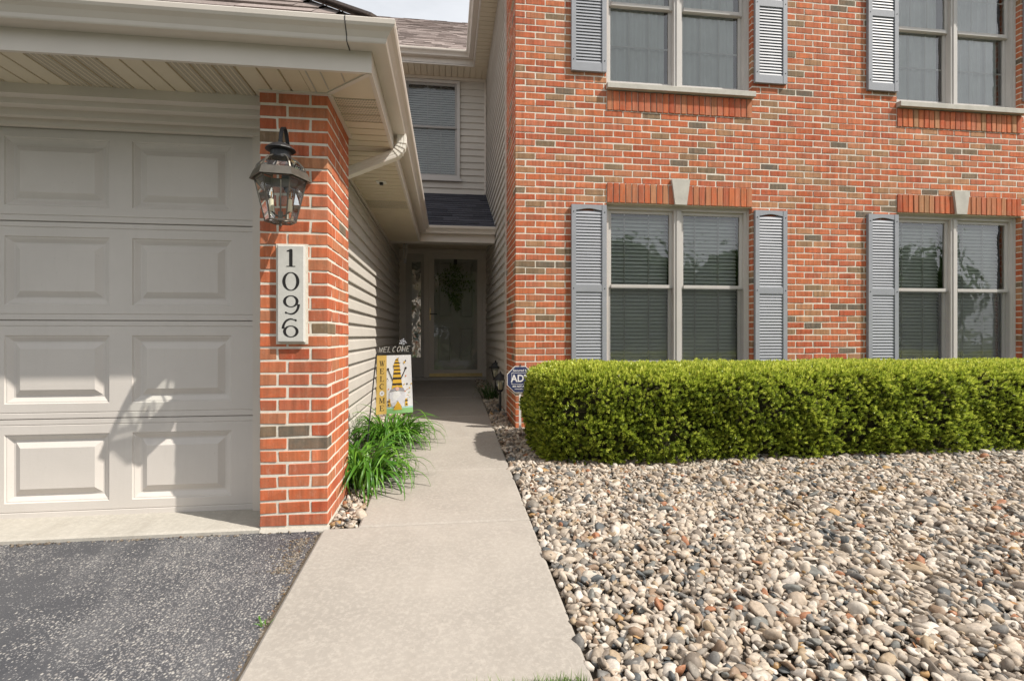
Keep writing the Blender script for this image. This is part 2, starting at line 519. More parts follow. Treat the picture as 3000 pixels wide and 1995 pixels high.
for nm, c in dict(flag_white=(.74,.74,.75), flag_gold=(.62,.42,.12), flag_ink=(.035,.03,.03), flag_amber=(.66,.40,.05), flag_grey=(.30,.29,.32),
                  flag_pink=(.70,.42,.36), flag_orange=(.62,.20,.05), flag_green=(.26,.50,.20), flag_aqua=(.42,.62,.58), sign_blue=(.035,.045,.105),
                  sign_white=(.72,.70,.68), beard=(.62,.62,.66)).items():
    M[nm] = mat_simple(nm, c, 0.7, 0.2, 0.05, 30, 0.05, 200)

# ------------------------------------------------------------------ key planes
PY = 2.86                                  # front of the brick pillar
DY = 3.20                                  # garage door
HY = 5.09                                  # brick house front
BY = 8.85                                  # entry wall and the wall above it
PX0, PX1, PYB = -0.985, -0.637, 3.44       # pillar
GX = -0.815                                # garage side wall
HX = 0.68                                  # left side wall of the brick house
SOF = H + 1.30                             # garage soffit
FX, FY, PFY = -0.369, 2.59, 7.11           # garage side fascia, front fascia, porch fascia
SOF2 = H + 4.42                            # upper soffit
SX, SY, BFY = 0.43, 4.82, 8.41             # upper fascias: side, front, back
C = 0.0677                                 # brick course
WALK_R, WALK_L, WALK_N, JOGY, WALK_END = 0.465, -0.48, -0.66, 2.86, 1.585

# ------------------------------------------------------------------ the ground
def sheet(name, xs, ys, zf, mat, kind='structure', jag=None):
    mb = MB()
    for i in range(len(ys)-1):
        for j in range(len(xs)-1):
            mb.quad(*[(x, y, zf(x, y)) for x, y in ((xs[j], ys[i]), (xs[j+1], ys[i]), (xs[j+1], ys[i+1]), (xs[j], ys[i+1]))])
    return mb.build(name, mat, kind=kind)

def ground_z(x, y):
    if y < -7.5: return 0.05*-7.5 - 0.05
    if y > 9: return 0.05*9 - 0.05
    return 0.05*y - 0.05
sheet('ground', [-900, -40, -10, -5, 0, 5, 10, 40, 900], [-900, -40, -7.5, 0, 9, 40, 900], ground_z, M['lawn'])
sheet('road', [-60, 60], [-14.5, -8.2], lambda x, y: -0.41, M['asphalt'])
kb = MB(); kb.box(-60, 60, -8.2, -8.05, -0.45, -0.30); kb.build('kerb', M['walk'], kind='structure')

# driveway, with a ragged edge along the walk
mb = MB()
dr_edge = []
yy = -8.05
while yy < 2.83:
    dr_edge.append((WALK_N - 0.006 - abs(random.gauss(0, 0.012)), yy)); yy += 0.045 if yy > 1 else 0.6
dr_edge.append((WALK_N - 0.03, 2.85))
for (a, b) in zip(dr_edge[:-1], dr_edge[1:]):
    mb.quad((-4.6, a[1], gz(a[1])-0.006), (a[0], a[1], gz(a[1])-0.006), (b[0], b[1], gz(b[1])-0.006), (-4.6, b[1], gz(b[1])-0.006))
mb.build('driveway', M['asphalt'], kind='structure', fix=False)
mb = MB(); mb.quad((WALK_N-0.12, -2, gz(-2)-0.014), (WALK_N+0.01, -2, gz(-2)-0.014), (WALK_N+0.01, 2.87, gz(2.87)-0.014), (WALK_N-0.12, 2.87, gz(2.87)-0.014))
mb.build('soil_strip', M['soil'], kind='structure')

# walk: concrete slabs with recessed joints
walk = empty('walkway', (0, 2.8, gz(2.8))); walk['kind'] = 'structure'
def slab(parent, x0, x1, y0, y1, mat, th=0.09, up=0.0, name='concrete_slab', r=0.011):
    g = 0.0055
    x0 += 0; y0 += g; y1 -= g
    mb = MB()
    ys = [y0, y0+r, y1-r, y1]; xs = [x0, x0+r, x1-r, x1]
    def z(i, j, x, y):
        return gz(y) + up - (0.008 if (i in (0, 3) or j in (0, 3)) else 0)
    V = [(x, y, z(i, j, x, y)) for i, y in enumerate(ys) for j, x in enumerate(xs)]
    F = [(i*4+j, i*4+j+1, (i+1)*4+j+1, (i+1)*4+j) for i in range(3) for j in range(3)]
    n = len(V)
    V += [(x, y, gz(y)+up-th) for (x, y) in ((x0,y0),(x1,y0),(x1,y1),(x0,y1))]
    F += [(0,1,2,3,n+1,n), (3,7,11,15,n+2,n+1), (15,14,13,12,n+3,n+2), (12,8,4,0,n,n+3)]
    mb.add(V, F)
    return mb.build(name, mat, parent)
slab(walk, WALK_N, WALK_R, WALK_END, JOGY, M['walk'])
for a, b in ((JOGY, 3.80), (3.80, 4.76), (4.76, 5.72), (5.72, 7.0)):
    slab(walk, WALK_L, WALK_R, a, b, M['walk'])
slab(walk, GX+0.02, WALK_R, 7.0, BY-0.02, M['walk'])

# garage apron
ap = MB()
ap.prism([(2.845, 0.02), (2.85, 0.152), (2.87, 0.158), (3.30, 0.152), (3.30, 0.0)], -4.4, PX0-0.002, lambda a, b, h: (h, a, b))
ap.prism([(2.838, 0.02), (2.840, 0.135), (2.852, 0.15), (3.3, 0.15), (3.3, 0.02)], PX0+0.002, PX1+0.006, lambda a, b, h: (h, a, b))
apo = ap.build('garage_apron', M['slab'], kind='structure')

# soil below the stones
sheet('gravel_bed', [WALK_R+0.004, 2, 9], [0.4, 3, HY+0.02], lambda x, y: gz(y)-0.034, M['soil'])
sheet('side_bed', [WALK_R+0.004, HX], [HY+0.02, BY-.02], lambda x, y: gz(y)-0.034, M['soil'])
sheet('garage_bed', [GX, WALK_L-0.004], [2.86, 6.98], lambda x, y: gz(y)-0.034, M['soil'])

# ------------------------------------------------------------------ pebbles
def ico(sub):
    bm = bmesh.new(); bmesh.ops.create_icosphere(bm, subdivisions=sub, radius=1.0)
    bm.verts.ensure_lookup_table()
    V = np.array([v.co[:] for v in bm.verts]); F = np.array([[v.index for v in f.verts] for f in bm.faces])
    bm.free(); return V, F
ICO_V, ICO_F = ico(2)
def stone_variants(n):
    out = []
    for k in range(n):
        V = ICO_V.copy()
        for _ in range(9):                           # flat facets cut by random planes
            d = rng.normal(size=3); d /= np.linalg.norm(d)
            h = rng.uniform(0.42, 0.88)
            s = V @ d
            V -= np.outer(np.maximum(s-h, 0)*0.97, d)
        ph = rng.uniform(0, 6.28, 6)
        V *= (1 + 0.10*np.sin(2.1*V[:, :1]+ph[0]) + 0.09*np.sin(2.7*V[:, 1:2]+ph[1]) + 0.06*np.sin(3.3*V[:, 2:]+ph[2]))
        out.append(V)
    return out
STONES = stone_variants(28)
ICOS_V, ICOS_F = ico(1)
ICO_V, ICO_HI = ICOS_V, ICO_V
SMALL = stone_variants(20)
ICO_V = ICO_HI
def quat_mats(n, tilt):
    yaw = rng.uniform(0, 2*np.pi, n)
    a = rng.normal(0, tilt, n); b = rng.normal(0, tilt, n)
    cy, sy = np.cos(yaw), np.sin(yaw); ca, sa = np.cos(a), np.sin(a); cb, sb = np.cos(b), np.sin(b)
    Z = np.zeros(n); O = np.ones(n)
    Rz = np.stack([np.stack([cy,-sy,Z],1), np.stack([sy,cy,Z],1), np.stack([Z,Z,O],1)],1)
    Rx = np.stack([np.stack([O,Z,Z],1), np.stack([Z,ca,-sa],1), np.stack([Z,sa,ca],1)],1)
    Ry = np.stack([np.stack([cb,Z,sb],1), np.stack([Z,O,Z],1), np.stack([-sb,Z,cb],1)],1)
    return Rx @ Ry @ Rz
def scatter(inside, x0, x1, y0, y1, sp):
    xs = np.arange(x0, x1, sp); ys = np.arange(y0, y1, sp*0.87)
    X, Y = np.meshgrid(xs, ys); X = X + (np.arange(len(ys)) % 2)[:, None]*sp/2
    X = X.ravel() + rng.normal(0, sp*0.22, X.size); Y = Y.ravel() + rng.normal(0, sp*0.22, Y.size)
    k = inside(X, Y); return X[k], Y[k]
def pebble_field(name, label, fields, mat='pebble'):
    Vs, Fs, off = [], [], 0
    for fld in fields:
        X, Y, Z, R = fld[:4]
        lib, faces = (np.stack(SMALL), ICOS_F) if len(fld) > 4 else (np.stack(STONES), ICO_F)
        n = len(X)
        sc = np.stack([R*rng.uniform(0.95, 1.5, n), R*rng.uniform(0.7, 1.05, n), R*rng.uniform(0.36, 0.72, n)], 1)
        RM = quat_mats(n, 0.48)
        base = lib[rng.integers(0, len(lib), n)]             # n, verts, 3
        P = np.einsum('nij,nvj->nvi', RM, base*sc[:, None, :]) + np.stack([X, Y, Z], 1)[:, None, :]
        nv = base.shape[1]
        Vs.append(P.reshape(-1, 3))
        Fs.append((faces[None] + (np.arange(n)*nv)[:, None, None]).reshape(-1, 3) + off)
        off += n*nv
    me = big_mesh(name, np.concatenate(Vs), np.concatenate(Fs), M[mat], smooth=True)
    o = bpy.data.objects.new(name, me); put(o)
    return tag(o, label, 'gravel', kind='stuff')
def sizes(n, m=0.0225, s=0.36): return np.clip(m*np.exp(rng.normal(0, s, n)), 0.009, 0.044)
def bed(x0, x1, y0, y1, inside):
    fs = []
    for lay, (sp, dz, m) in enumerate(((0.033, -0.014, 0.019), (0.0288, -0.001, 0.0183))):
        X, Y = scatter(inside, x0, x1, y0, y1, sp)
        # gentle hollows and heaps
        hump = 0.010*np.sin(X*3.1+Y*1.7) + 0.008*np.sin(Y*4.3-X*2.2)
        edge = np.clip((X - WALK_R)/0.10, 0, 1) if x0 > 0 else 1.0
        f_ = (X, Y, gz(1)*Y/1.0 + dz + hump*edge + rng.normal(0, 0.004, len(X)), sizes(len(X), m))
        fs.append(f_ + (1,) if lay == 0 else f_)
    return fs
right_in = lambda X, Y: (X > WALK_R+0.02) & (X < 1.75 + 1.30*(Y-1.0)) & (Y > 1.15) & (Y < 4.35)
Xo, Yo = scatter(lambda X, Y: ~right_in(X, Y), WALK_R+0.02, 9.0, 0.42, 4.35, 0.037)
outer_bed = [(Xo, Yo, gz(1)*Yo - 0.006 + rng.normal(0, 0.004, len(Xo)), sizes(len(Xo), 0.0245), 1)]
pebble_field('pebble_gravel', 'mixed tan, white and grey river pebbles in front of the clipped hedge', bed(WALK_R+0.02, 6.6, 1.15, 4.35, right_in) + outer_bed)
side_in = lambda X, Y: (X < HX-0.005) & ((Y > HY-0.03) | (X < 1.6)) & (Y < 6.9)
fs = bed(WALK_R+0.02, HX+0.9, 4.35, 8.8, lambda X, Y: ((X < HX-0.015) | (Y < HY-0.02)))
pebble_field('pebble_gravel', 'narrow strip of round pebbles between the walk and brick house corner', fs)
fs = bed(GX+0.02, WALK_L-0.02, 2.88, 6.95, lambda X, Y: ((X > PX1+0.015) | (Y > PYB+0.02)))
pebble_field('pebble_gravel', 'pebbles in the planting strip beside the garage siding', fs)

def crumbs(n, fx, fy, fz, r0, r1): 
    X, Y = fx(n), fy(n); return (X, Y, fz(X, Y), rng.uniform(r0, r1, n))
fs = [crumbs(260, lambda n: rng.uniform(-4.3, -.70, n), lambda n: 2.842 - np.abs(rng.normal(0, .012, n)), lambda X, Y: gz(1)*Y - .004, .003, .010),
      crumbs(420, lambda n: -.70 - np.abs(rng.normal(0, .05, n)), lambda n: rng.uniform(2.40, 2.76, n), lambda X, Y: gz(1)*Y - .006, .003, .008),
      crumbs(500, lambda n: -.672 - np.abs(rng.normal(0, .012, n)), lambda n: rng.uniform(1.3, 2.8, n), lambda X, Y: gz(1)*Y - .008, .002, .007)]
pebble_field('crumbled_asphalt', 'loose crumbs and grit along the driveway edges', fs, 'crumb')

# ------------------------------------------------------------------ the house
house = empty('townhouse', (HX, HY, gz(HY)), 'red brick and taupe siding townhouse with attached garage and grey shutters', 'house')
def part(mb, name, mat, parent=None, **k):
    return mb.build(name, mat, house if parent is None else parent, **k)

# bricks ------------------------------------------------------------
BC = {}
def tone_val():
    r = random.random()
    if r < 0.86: return random.uniform(0.0, 0.80)
    if r < 0.945: return random.uniform(0.80, 0.93)
    return random.uniform(0.93, 1.0)
TONES = [tone_val() for _ in range(400)]
def brick_box(sx, sy, sz, seed):
    """a box with slightly uneven arrises, 12-50 triangles"""
    rr = random.Random(seed)
    b = 0.0022
    V, F = [], []
    hx, hy, hz = sx/2, sy/2, sz/2
    j = lambda: rr.uniform(-0.0019, 0.0019)
    # chamfered box: 24 vertices
    idx = {}
    for s in ((x, y, z) for x in (-1, 1) for y in (-1, 1) for z in (-1, 1)):
        d = (j(), j(), j())
        for ax in range(3):
            p = [s[0]*hx, s[1]*hy, s[2]*hz]
            for k in range(3):
                if k != ax: p[k] -= s[k]*b
            idx[(s, ax)] = len(V)
            V.append(tuple(p[k]+d[k] for k in range(3)))
    def face(ax, sg):
        o = [k for k in range(3) if k != ax]
        out = []
        for (a, c) in ((-1,-1),(1,-1),(1,1),(-1,1)):
            s = [0,0,0]; s[ax] = sg; s[o[0]] = a; s[o[1]] = c
            out.append(idx[(tuple(s), ax)])
        return tuple(out)
    for ax in range(3):
        for sg in (-1, 1): F.append(face(ax, sg))
    for ax in range(3):                                   # edges
        o = [k for k in range(3) if k != ax]
        for a in (-1, 1):
            for c in (-1, 1):
                s0 = [0,0,0]; s1 = [0,0,0]
                s0[ax], s1[ax] = -1, 1
                for s in (s0, s1): s[o[0]] = a; s[o[1]] = c
                F.append((idx[(tuple(s0), o[0])], idx[(tuple(s1), o[0])], idx[(tuple(s1), o[1])], idx[(tuple(s0), o[1])]))
    for s in ((x, y, z) for x in (-1, 1) for y in (-1, 1) for z in (-1, 1)):
        F.append((idx[(s, 0)], idx[(s, 1)], idx[(s, 2)]))
    return V, F
TONES += [.985, .955, .99, .94]
BROWN = [i for i in range(48) if .70 < TONES[i] < .88] or [0]
RED = [i for i in range(48) if TONES[i] < .74]
def brick_mesh(sx, sy, sz, ti):
    key = (round(sx, 3), round(sy, 3), round(sz, 3), ti)
    if key not in BC:
        mb = MB(); mb.add(*brick_box(sx, sy, sz, ti*7+int(sx*1000)))
        me = mb.mesh('brick', M['brick'])
        at = me.attributes.new('tone', 'FLOAT', 'POINT')
        at.data.foreach_set('value', [TONES[ti]]*len(me.vertices))
        BC[key] = me
    return BC[key]
def brick_obj(parent, c, s, name='brick', ti=None):
    ti = random.randrange(48) if ti is None else ti
    o = bpy.data.objects.new(name, brick_mesh(*s, ti))
    o.location = c
    COL.objects.link(o)
    o.parent = parent
    return o
def brick_stuff(parent, items, name):
    V, F4, F3, T, n = [], [], [], [], 0
    mb = MB()
    for i, (c, s) in enumerate(items):
        v, f = brick_box(*s, i)
        mb.add([(p[0]+c[0], p[1]+c[1], p[2]+c[2]) for p in v], f)
        T += [tone_val()]*len(v)
    me = mb.mesh(name, M['brick'])
    at = me.attributes.new('tone', 'FLOAT', 'POINT'); at.data.foreach_set('value', T)
    o = bpy.data.objects.new(name, me); put(o, parent)
    return tag(o, kind='stuff')
J = 0.0118            # joint
RC = 0.0022           # joint recess

# pillar
pillar = part(MB().box(PX0+RC, PX1-RC, PY+RC, PYB, 0.10, SOF-0.001), 'brick_pillar', M['mortar'])
W = PX1-PX0; D = PYB-PY
ncr = int(round((SOF-0.155)/C)); Cp = (SOF-0.160)/ncr
for k in range(ncr):
    z = 0.160 + k*Cp + Cp/2
    hz = Cp-J
    def fb(x0, x1, dep):
        ti = random.choice(RED) if random.random() < .9 else None
        if (k == 7 and x0 < .5*W): ti = 401 if x0 == 0 else 400
        if (k == 6 and x0 > 0): ti = 402
        if (k == 15 and x0 > .5*W): ti = 403
        x0 = x0 + (J/2 if x0 > 0 else 0); x1 = x1 - (J/2 if x1 < W-1e-6 else 0)
        pr = random.uniform(0, 0.0012)
        brick_obj(pillar, (PX0+(x0+x1)/2, PY-pr+dep/2, z+random.gauss(0, .0006)), (x1-x0, dep, hz), ti=ti)
    def sb(y0, y1):
        y0 = y0 + J/2; y1 = y1 - (J/2 if y1 < D-1e-6 else 0)
        brick_obj(pillar, (PX1-0.046+random.uniform(0, .001), PY+(y0+y1)/2, z), (0.092, y1-y0, hz), ti=random.choice(RED) if random.random() < .93 else None)
    if k % 2:
        fb(0, .257*W, .092); fb(.257*W, .74*W, .092)
        fb(.74*W, W, .198-J/2); sb(.198, .398); sb(.398, D)
    else:
        fb(0, .40*W, .092); fb(.40*W, W, .092); sb(.092+J/2, .295); sb(.295, .495); sb(.495, D)

# house front
Z0 = H + 1.369 - 34*C                     # course grid set by the window heads
ZT = SOF2
HEAD = H + 1.369
LOWB, LOWT = H - 0.36, HEAD + 3*C         # opening + soldier band
UPB, UPT = HEAD + 14*C, H + 4.33
WX = [(XU(1777, HY), XU(2203, HY)), (XU(2627, HY), XU(2991, HY))]
holes = []
for (a, b) in WX:
    holes.append((a, b, LOWB, LOWT)); holes.append((a, b, UPB, UPT))
HXR = 9.3
mb = MB()
xs = sorted({HX+RC, HXR} | {w for ab in WX for w in ab}); zs = sorted({0.15, ZT} | {LOWB, HEAD, UPB, UPB+3*C, UPT})
for i in range(len(xs)-1):
    for k in range(len(zs)-1):
        xm, zm = (xs[i]+xs[i+1])/2, (zs[k]+zs[k+1])/2
        op = any(a < xm < b for a, b in WX) and ((LOWB < zm < HEAD) or (UPB+3*C < zm < UPT))
        if not op: mb.quad((xs[i], HY+RC, zs[k]), (xs[i+1], HY+RC, zs[k]), (xs[i+1], HY+RC, zs[k+1]), (xs[i], HY+RC, zs[k+1]))
for (a, b) in WX:                         # reveals
    for (z0, z1) in ((LOWB, HEAD), (UPB+3*C, UPT)):
        for x in (a-RC, b+RC): mb.quad((x, HY, z0), (x, HY+.12, z0), (x, HY+.12, z1), (x, HY, z1))
        mb.quad((a, HY, z1), (b, HY, z1), (b, HY+.12, z1), (a, HY+.12, z1)); mb.quad((a, HY, z0), (b, HY, z0), (b, HY+.12, z0), (a, HY+.12, z0))
RETY = 5.87                               # where the brick return stops on the left side
mb.quad((HX+RC, HY+RC, 0.15), (HX+RC, RETY, 0.15), (HX+RC, RETY, ZT), (HX+RC, HY+RC, ZT))
wall = part(mb, 'brick_wall', M['mortar'])
items = []
nc = int((ZT - Z0)/C)
for k in range(nc):
    z = Z0 + k*C + C/2
    x = HX; ends = []
    first = .2032 if k % 2 == 0 else .1016
    xe = HX + first; x0 = HX
    while x0 < HXR:
        segs = [(x0, min(xe, HXR))]
        for (a, b, za, zb) in holes:
            if za < z < zb:
                ns = []
                for (p, q) in segs:
                    if q <= a or p >= b: ns.append((p, q))
                    else:
                        if p < a: ns.append((p, a))
                        if q > b: ns.append((b, q))
                segs = ns
        for (p, q) in segs:
            cut0 = any(abs(p-b) < 1e-6 for (_, b, za, zb) in holes if za < z < zb) or p == HX
            cut1 = any(abs(q-a) < 1e-6 for (a, _, za, zb) in holes if za < z < zb)
            p2 = p if cut0 else p+J/2; q2 = q if cut1 else q-J/2
            if q2-p2 > 0.018:
                dep = .198-J/2 if (p == HX and k % 2) else .092
                items.append(((( p2+q2)/2, HY+dep/2-random.uniform(0, .0014), z+random.gauss(0, .0008)), (q2-p2, dep, C-J)))
        x0 = xe; xe += .2032
    # return on the left side
    y0 = HY + (.092+J/2 if k % 2 == 0 else .198)
    while y0 < RETY-.02:
        y1 = min(y0+.2032, RETY)
        items.append(((HX+.046, (y0+y1+J)/2-J/4, z), (.092, y1-y0-J, C-J)))
        y0 = y1
def showing(it):
    (x, y, z), s = it
    d = Vector((x, y, z-H)); zc = y*CS + x*SN; xr = x*CS - y*SN
    u = 1500+1500*xr/zc; v = 985-1500*(z-H)/zc
    if not (-5 < u < 3005 and -5 < v < 2000): return 0
    if v > 1055 and u > 1555: return 0
    return s[0]*s[2]/(zc*zc) * (0.12 if s[1] < .1 and abs(x-HX-.046) < .01 and y > HY+.1 else 1.0)
items.sort(key=showing, reverse=True)
for (c, s) in items[:300]: brick_obj(wall, c, s)
brick_stuff(wall, items[300:], 'brick_field')

# soldier bands, keystones and sills
for wi, (a, b) in enumerate(WX):
    for lower in (True, False):
        z0, z1 = (HEAD, HEAD+3*C) if lower else (UPB, UPB+3*C)
        n = 24; st = (b-a)/n
        xm = (a+b)/2 - 0.01
        for i in range(n):
            x = a + (i+.5)*st
            if lower and abs(x-xm) < 0.080: continue
            brick_obj(wall, (x, HY+.046-.010-random.uniform(0, .0015), (z0+z1)/2), (st-J*.8, .092, z1-z0-J*.5), 'soldier_brick', ti=random.choice(RED if random.random() < .8 else BROWN))
        if lower:
            kz0, kz1 = HEAD-.004, HEAD+3*C+.055
            part(MB().prism([(xm-.064, kz0), (xm+.064, kz0), (xm+.100, kz1), (xm-.100, kz1)], HY-.035, HY+.05, lambda p, q, h: (p, h, q)), 'keystone', M['stone'])
        else:
            part(MB().prism([(HY-.060, z1+.006), (HY+.10, z1+.006), (HY+.10, z1+.072), (HY-.055, z1+.060), (HY-.060, z1+.055)], a-.004, b+.010, lambda p, q, h: (h, p, q)), 'window_sill', M['stone'])
    part(MB().box(a-.004, b+.01, HY-.05, HY+.09, LOWB-.06, LOWB), 'window_sill', M['stone'])

# windows -------------------------------------------------------------
SLAT = {}
def slat_mesh(w):
    k = round(w, 3)
    if k not in SLAT:
        mb = MB(); hw = .024; an = math.radians(56)
        dy, dz = hw*math.cos(an), hw*math.sin(an)
        pts = [(-dy, -dz), (-.004, .003), (dy, dz)]
        for (p, q) in zip(pts[:-1], pts[1:]):
            mb.quad((-w/2, p[0], p[1]), (w/2, p[0], p[1]), (w/2, q[0], q[1]), (-w/2, q[0], q[1]))
        SLAT[k] = mb.mesh('blind_slat', M['blind'])
    return SLAT[k]
def window(a, b, z0, z1, blinds, grid):
    y = HY + .072
    fw = .045
    w = MB()
    w.box(a, a+fw, y, y+.10, z0, z1); w.box(b-fw, b, y, y+.10, z0, z1)
    w.box(a+fw, b-fw, y, y+.10, z1-fw, z1); w.box(a+fw, b-fw, y, y+.10, z0, z0+fw)
    for (p, q) in ((a, a+.014), (b-.014, b)): w.box(p, q, y-.018, y, z0, z1)
    w.box(a+.014, b-.014, y-.018, y, z1-.014, z1)
    root = part(w, 'window', M['frame'])
    xm = (a+b)/2
    mu = MB(); mu.box(xm-.042, xm+.042, y-.006, y+.09, z0+fw, z1-fw); mu.box(xm-.016, xm+.016, y-.016, y-.006, z0+fw, z1-fw)
    part(mu, 'mullion', M['frame'], root)
    zm = (z0+z1)/2 + (.02)
    for (p, q) in ((a+fw, xm-.042), (xm+.042, b-fw)):
        for up in (True, False):
            s0, s1 = (zm-.018, z1-fw) if up else (z0+fw, zm+.018)
            yo = y+.030 if up else y+.055
            t = .036
            sm = MB()
            sm.box(p, p+t, yo, yo+.024, s0, s1); sm.box(q-t, q, yo, yo+.024, s0, s1)
            sm.box(p+t, q-t, yo, yo+.024, s1-t, s1); sm.box(p+t, q-t, yo-(.012 if up else 0), yo+.024, s0, s0+t+(0 if up else .02))
            part(sm, 'sash', M['frame'], root)
            gm = MB(); gm.quad((p+t, yo+.014, s0+t), (q-t, yo+.014, s0+t), (q-t, yo+.014, s1-t), (p+t, yo+.014, s1-t))
            part(gm, 'pane', M['glass'], root, fix=False)
            if grid:
                gr = MB()
                for f in (1/3, 2/3):
                    xx = p+t + (q-p-2*t)*f; gr.box(xx-.007, xx+.007, yo+.020, yo+.026, s0+t, s1-t)
                zz = (s0+s1)/2; gr.box(p+t, q-t, yo+.0205, yo+.0255, zz-.007, zz+.007)
                part(gr, 'grille', M['frame'], root)
        if blinds: sc = MB(); sc.quad((p, y+.012, z0+fw), (q, y+.012, z0+fw), (q, y+.012, zm-.004), (p, y+.012, zm-.004))
        if blinds: part(sc, 'insect_screen', M['screen'], root, fix=False)
        lk = MB(); lk.box(p+.02, p+.30, y+.004, y+.016, z0+fw, z0+fw+.02); part(lk, 'sash_lift', M['frame'], root)
        if blinds:
            zz = z0+fw+.03
            me = slat_mesh(q-p-.02)
            while zz < z1-fw-.02:
                o = bpy.data.objects.new('blind_slat', me); COL.objects.link(o); o.parent = root
                o.location = ((p+q)/2, y+.150, zz); zz += .040
            for f in (.30, .68):
                xx = p+(q-p)*f
                part(MB().box(xx-.006, xx+.006, y+.124, y+.127, z0+fw, z1-fw), 'ladder_tape', M['frame'], root)
        else:
            cm = MB(); n = 40
            pts = [(p+.0+(q-p-.065)*i/n, y+.105+.010*math.sin(i*1.15+p*9)+.006*math.sin(i*.37)) for i in range(n+1)]
            for c0, c1 in zip(pts[:-1], pts[1:]): cm.quad((c0[0], c0[1], z0), (c1[0], c1[1], z0), (c1[0], c1[1], z1), (c0[0], c0[1], z1))
            part(cm, 'curtain', M['curtain'], root, smooth=True, fix=False)
    bk = MB(); bk.box(a-.02, b+.02, y+.35, y+.36, z0-.02, z1+.02)
    bk.box(a-.03, a-.02, y+.10, y+.36, z0-.02, z1+.02); bk.box(b+.02, b+.03, y+.10, y+.36, z0-.02, z1+.02)
    bk.box(a-.02, b+.02, y+.10, y+.36, z0-.03, z0-.02); bk.box(a-.02, b+.02, y+.10, y+.36, z1+.02, z1+.03)
    part(bk, 'room_backing', M['dark'], root)
    return root
for i, (a, b) in enumerate(WX):
    window(a, b, LOWB, HEAD, True, False)
    window(a, b, UPB+3*C+.066, UPT, False, True)

# shutters
LOUV = {}
def louver_mesh(w):
    k = round(w, 3)
    if k not in LOUV:
        mb = MB()
        mb.prism([(-.0095, -.0155), (-.0065, -.0170), (.0045, .0140), (.0015, .0155)], -w/2, w/2, lambda p, q, h: (h, p, q))
        LOUV[k] = mb.mesh('louver', M['shutter'])
    return LOUV[k]
def shutter(a, b, z0, z1):
    y1 = HY-.003; y0 = y1-.034
    st = .046
    mid = z0 + (z1-z0)*.505
    m = MB()
    m.box(a, a+st, y0, y1, z0, z1); m.box(b-st, b, y0, y1, z0, z1)
    m.box(a+st, b-st, y0+.003, y1, z0, z0+.085); m.box(a+st, b-st, y0+.003, y1, mid-.036, mid+.036)
    ar = []
    for i in range(11):
        t = i/10; ar.append((a+st+(b-a-2*st)*t, z1-.058+.020*math.sin(math.pi*t)**1.5))
    m.prism([(a+st, z1)] + ar + [(b-st, z1)], y0+.003, y1, lambda p, q, h: (p, h, q))
    m.box(a+st, b-st, y1-.006, y1-.0005, z0+.085, z1-.06)
    root = part(m, 'shutter', M['shutter'])
    me = louver_mesh(b-a-2*st)
    for (p, q) in ((z0+.085, mid-.036), (mid+.036, z1-.060)):
        n = int(round((q-p)/.0318)); s = (q-p)/n
        for i in range(n):
            o = bpy.data.objects.new('louver', me); COL.objects.link(o); o.parent = root
            o.location = ((a+b)/2, y0+.016, p+(i+.5)*s)
    sm = None
    for zz in (z0+.11, mid, z1-.075):
        for xx in (a+.02, b-.02):
            part(MB().lathe((0, 0, 0), [(.0045, 0), (.0045, .002)], 8).prism([(0,0)]*3, 0, 0, lambda p, q, h: (0, 0, 0)) if False else
                 MB().prism([(xx+.0055*math.cos(t*.785), zz+.0055*math.sin(t*.785)) for t in range(8)], y0-.003, y0, lambda p, q, h: (p, h, q)), 'screw', M['black'], root)
    return root
for i, (a, b) in enumerate(WX):
    lo0, lo1 = LOWB-.02, H+1.335
    up0, up1 = H+2.69, H+4.37
    sw = .365
    for (p, q) in ((a-sw-.010, a-.010), (b+.018, b+.018+sw)):
        shutter(p, q, lo0, lo1); shutter(p, q, up0, up1)

# siding ------------------------------------------------------------------
def siding(name, p0, p1, nrm, z0, z1, pitch=.114, holes=(), mat='siding'):
    p0, p1, nrm = Vector((*p0, 0)), Vector((*p1, 0)), Vector((*nrm, 0))
    L = (p1-p0).length; t = (p1-p0)/L
    mb = MB()
    q = lambda s, z, o: tuple(p0 + t*s + nrm*o + Vector((0, 0, z)))
    ss = sorted({0, L} | {h[0] for h in holes} | {h[1] for h in holes}); zz = sorted({z0, z1} | {min(z1, max(z0, h[2])) for h in holes} | {min(z1, h[3]) for h in holes})
    for i in range(len(ss)-1):
        for k in range(len(zz)-1):
            sm, zm = (ss[i]+ss[i+1])/2, (zz[k]+zz[k+1])/2
            if any(h[0] < sm < h[1] and h[2] < zm < h[3] for h in holes): continue
            mb.quad(q(ss[i], zz[k], -.004), q(ss[i+1], zz[k], -.004), q(ss[i+1], zz[k+1], -.004), q(ss[i], zz[k+1], -.004))
    root = part(mb, name, M[mat])
    z = z0
    while z < z1-.01:
        za, zb = z, min(z+pitch, z1)
        segs = [(0, L)]
        for h in holes:
            if h[2] < (za+zb)/2 < h[3]:
                ns = []
                for (a, b) in segs:
                    if b <= h[0] or a >= h[1]: ns.append((a, b))
                    else:
                        if a < h[0]: ns.append((a, h[0]))
                        if b > h[1]: ns.append((h[1], b))
                segs = ns
        for (a, b) in segs:
            j = random.gauss(0, .0006)
            prof = [(0, za), (.0205+j, za), (.0215+j, za+.006), (.011, za+(zb-za)*.66), (.0045, za+(zb-za)*.74), (.0035, zb+.001), (0, zb+.001)]
            m = MB(); m.prism(prof, a+.001, b-.001, lambda o, z_, s: q(s, z_, o))
            part(m, 'siding_board', M[mat], root)
        z = zb
    return root
siding('garage_side_wall', (GX, PYB-.2), (GX, BY), (1, 0), gz(3.4)+.09, SOF)
siding('house_side_wall', (HX, RETY), (HX, BY), (-1, 0), gz(6)+.03, SOF2)
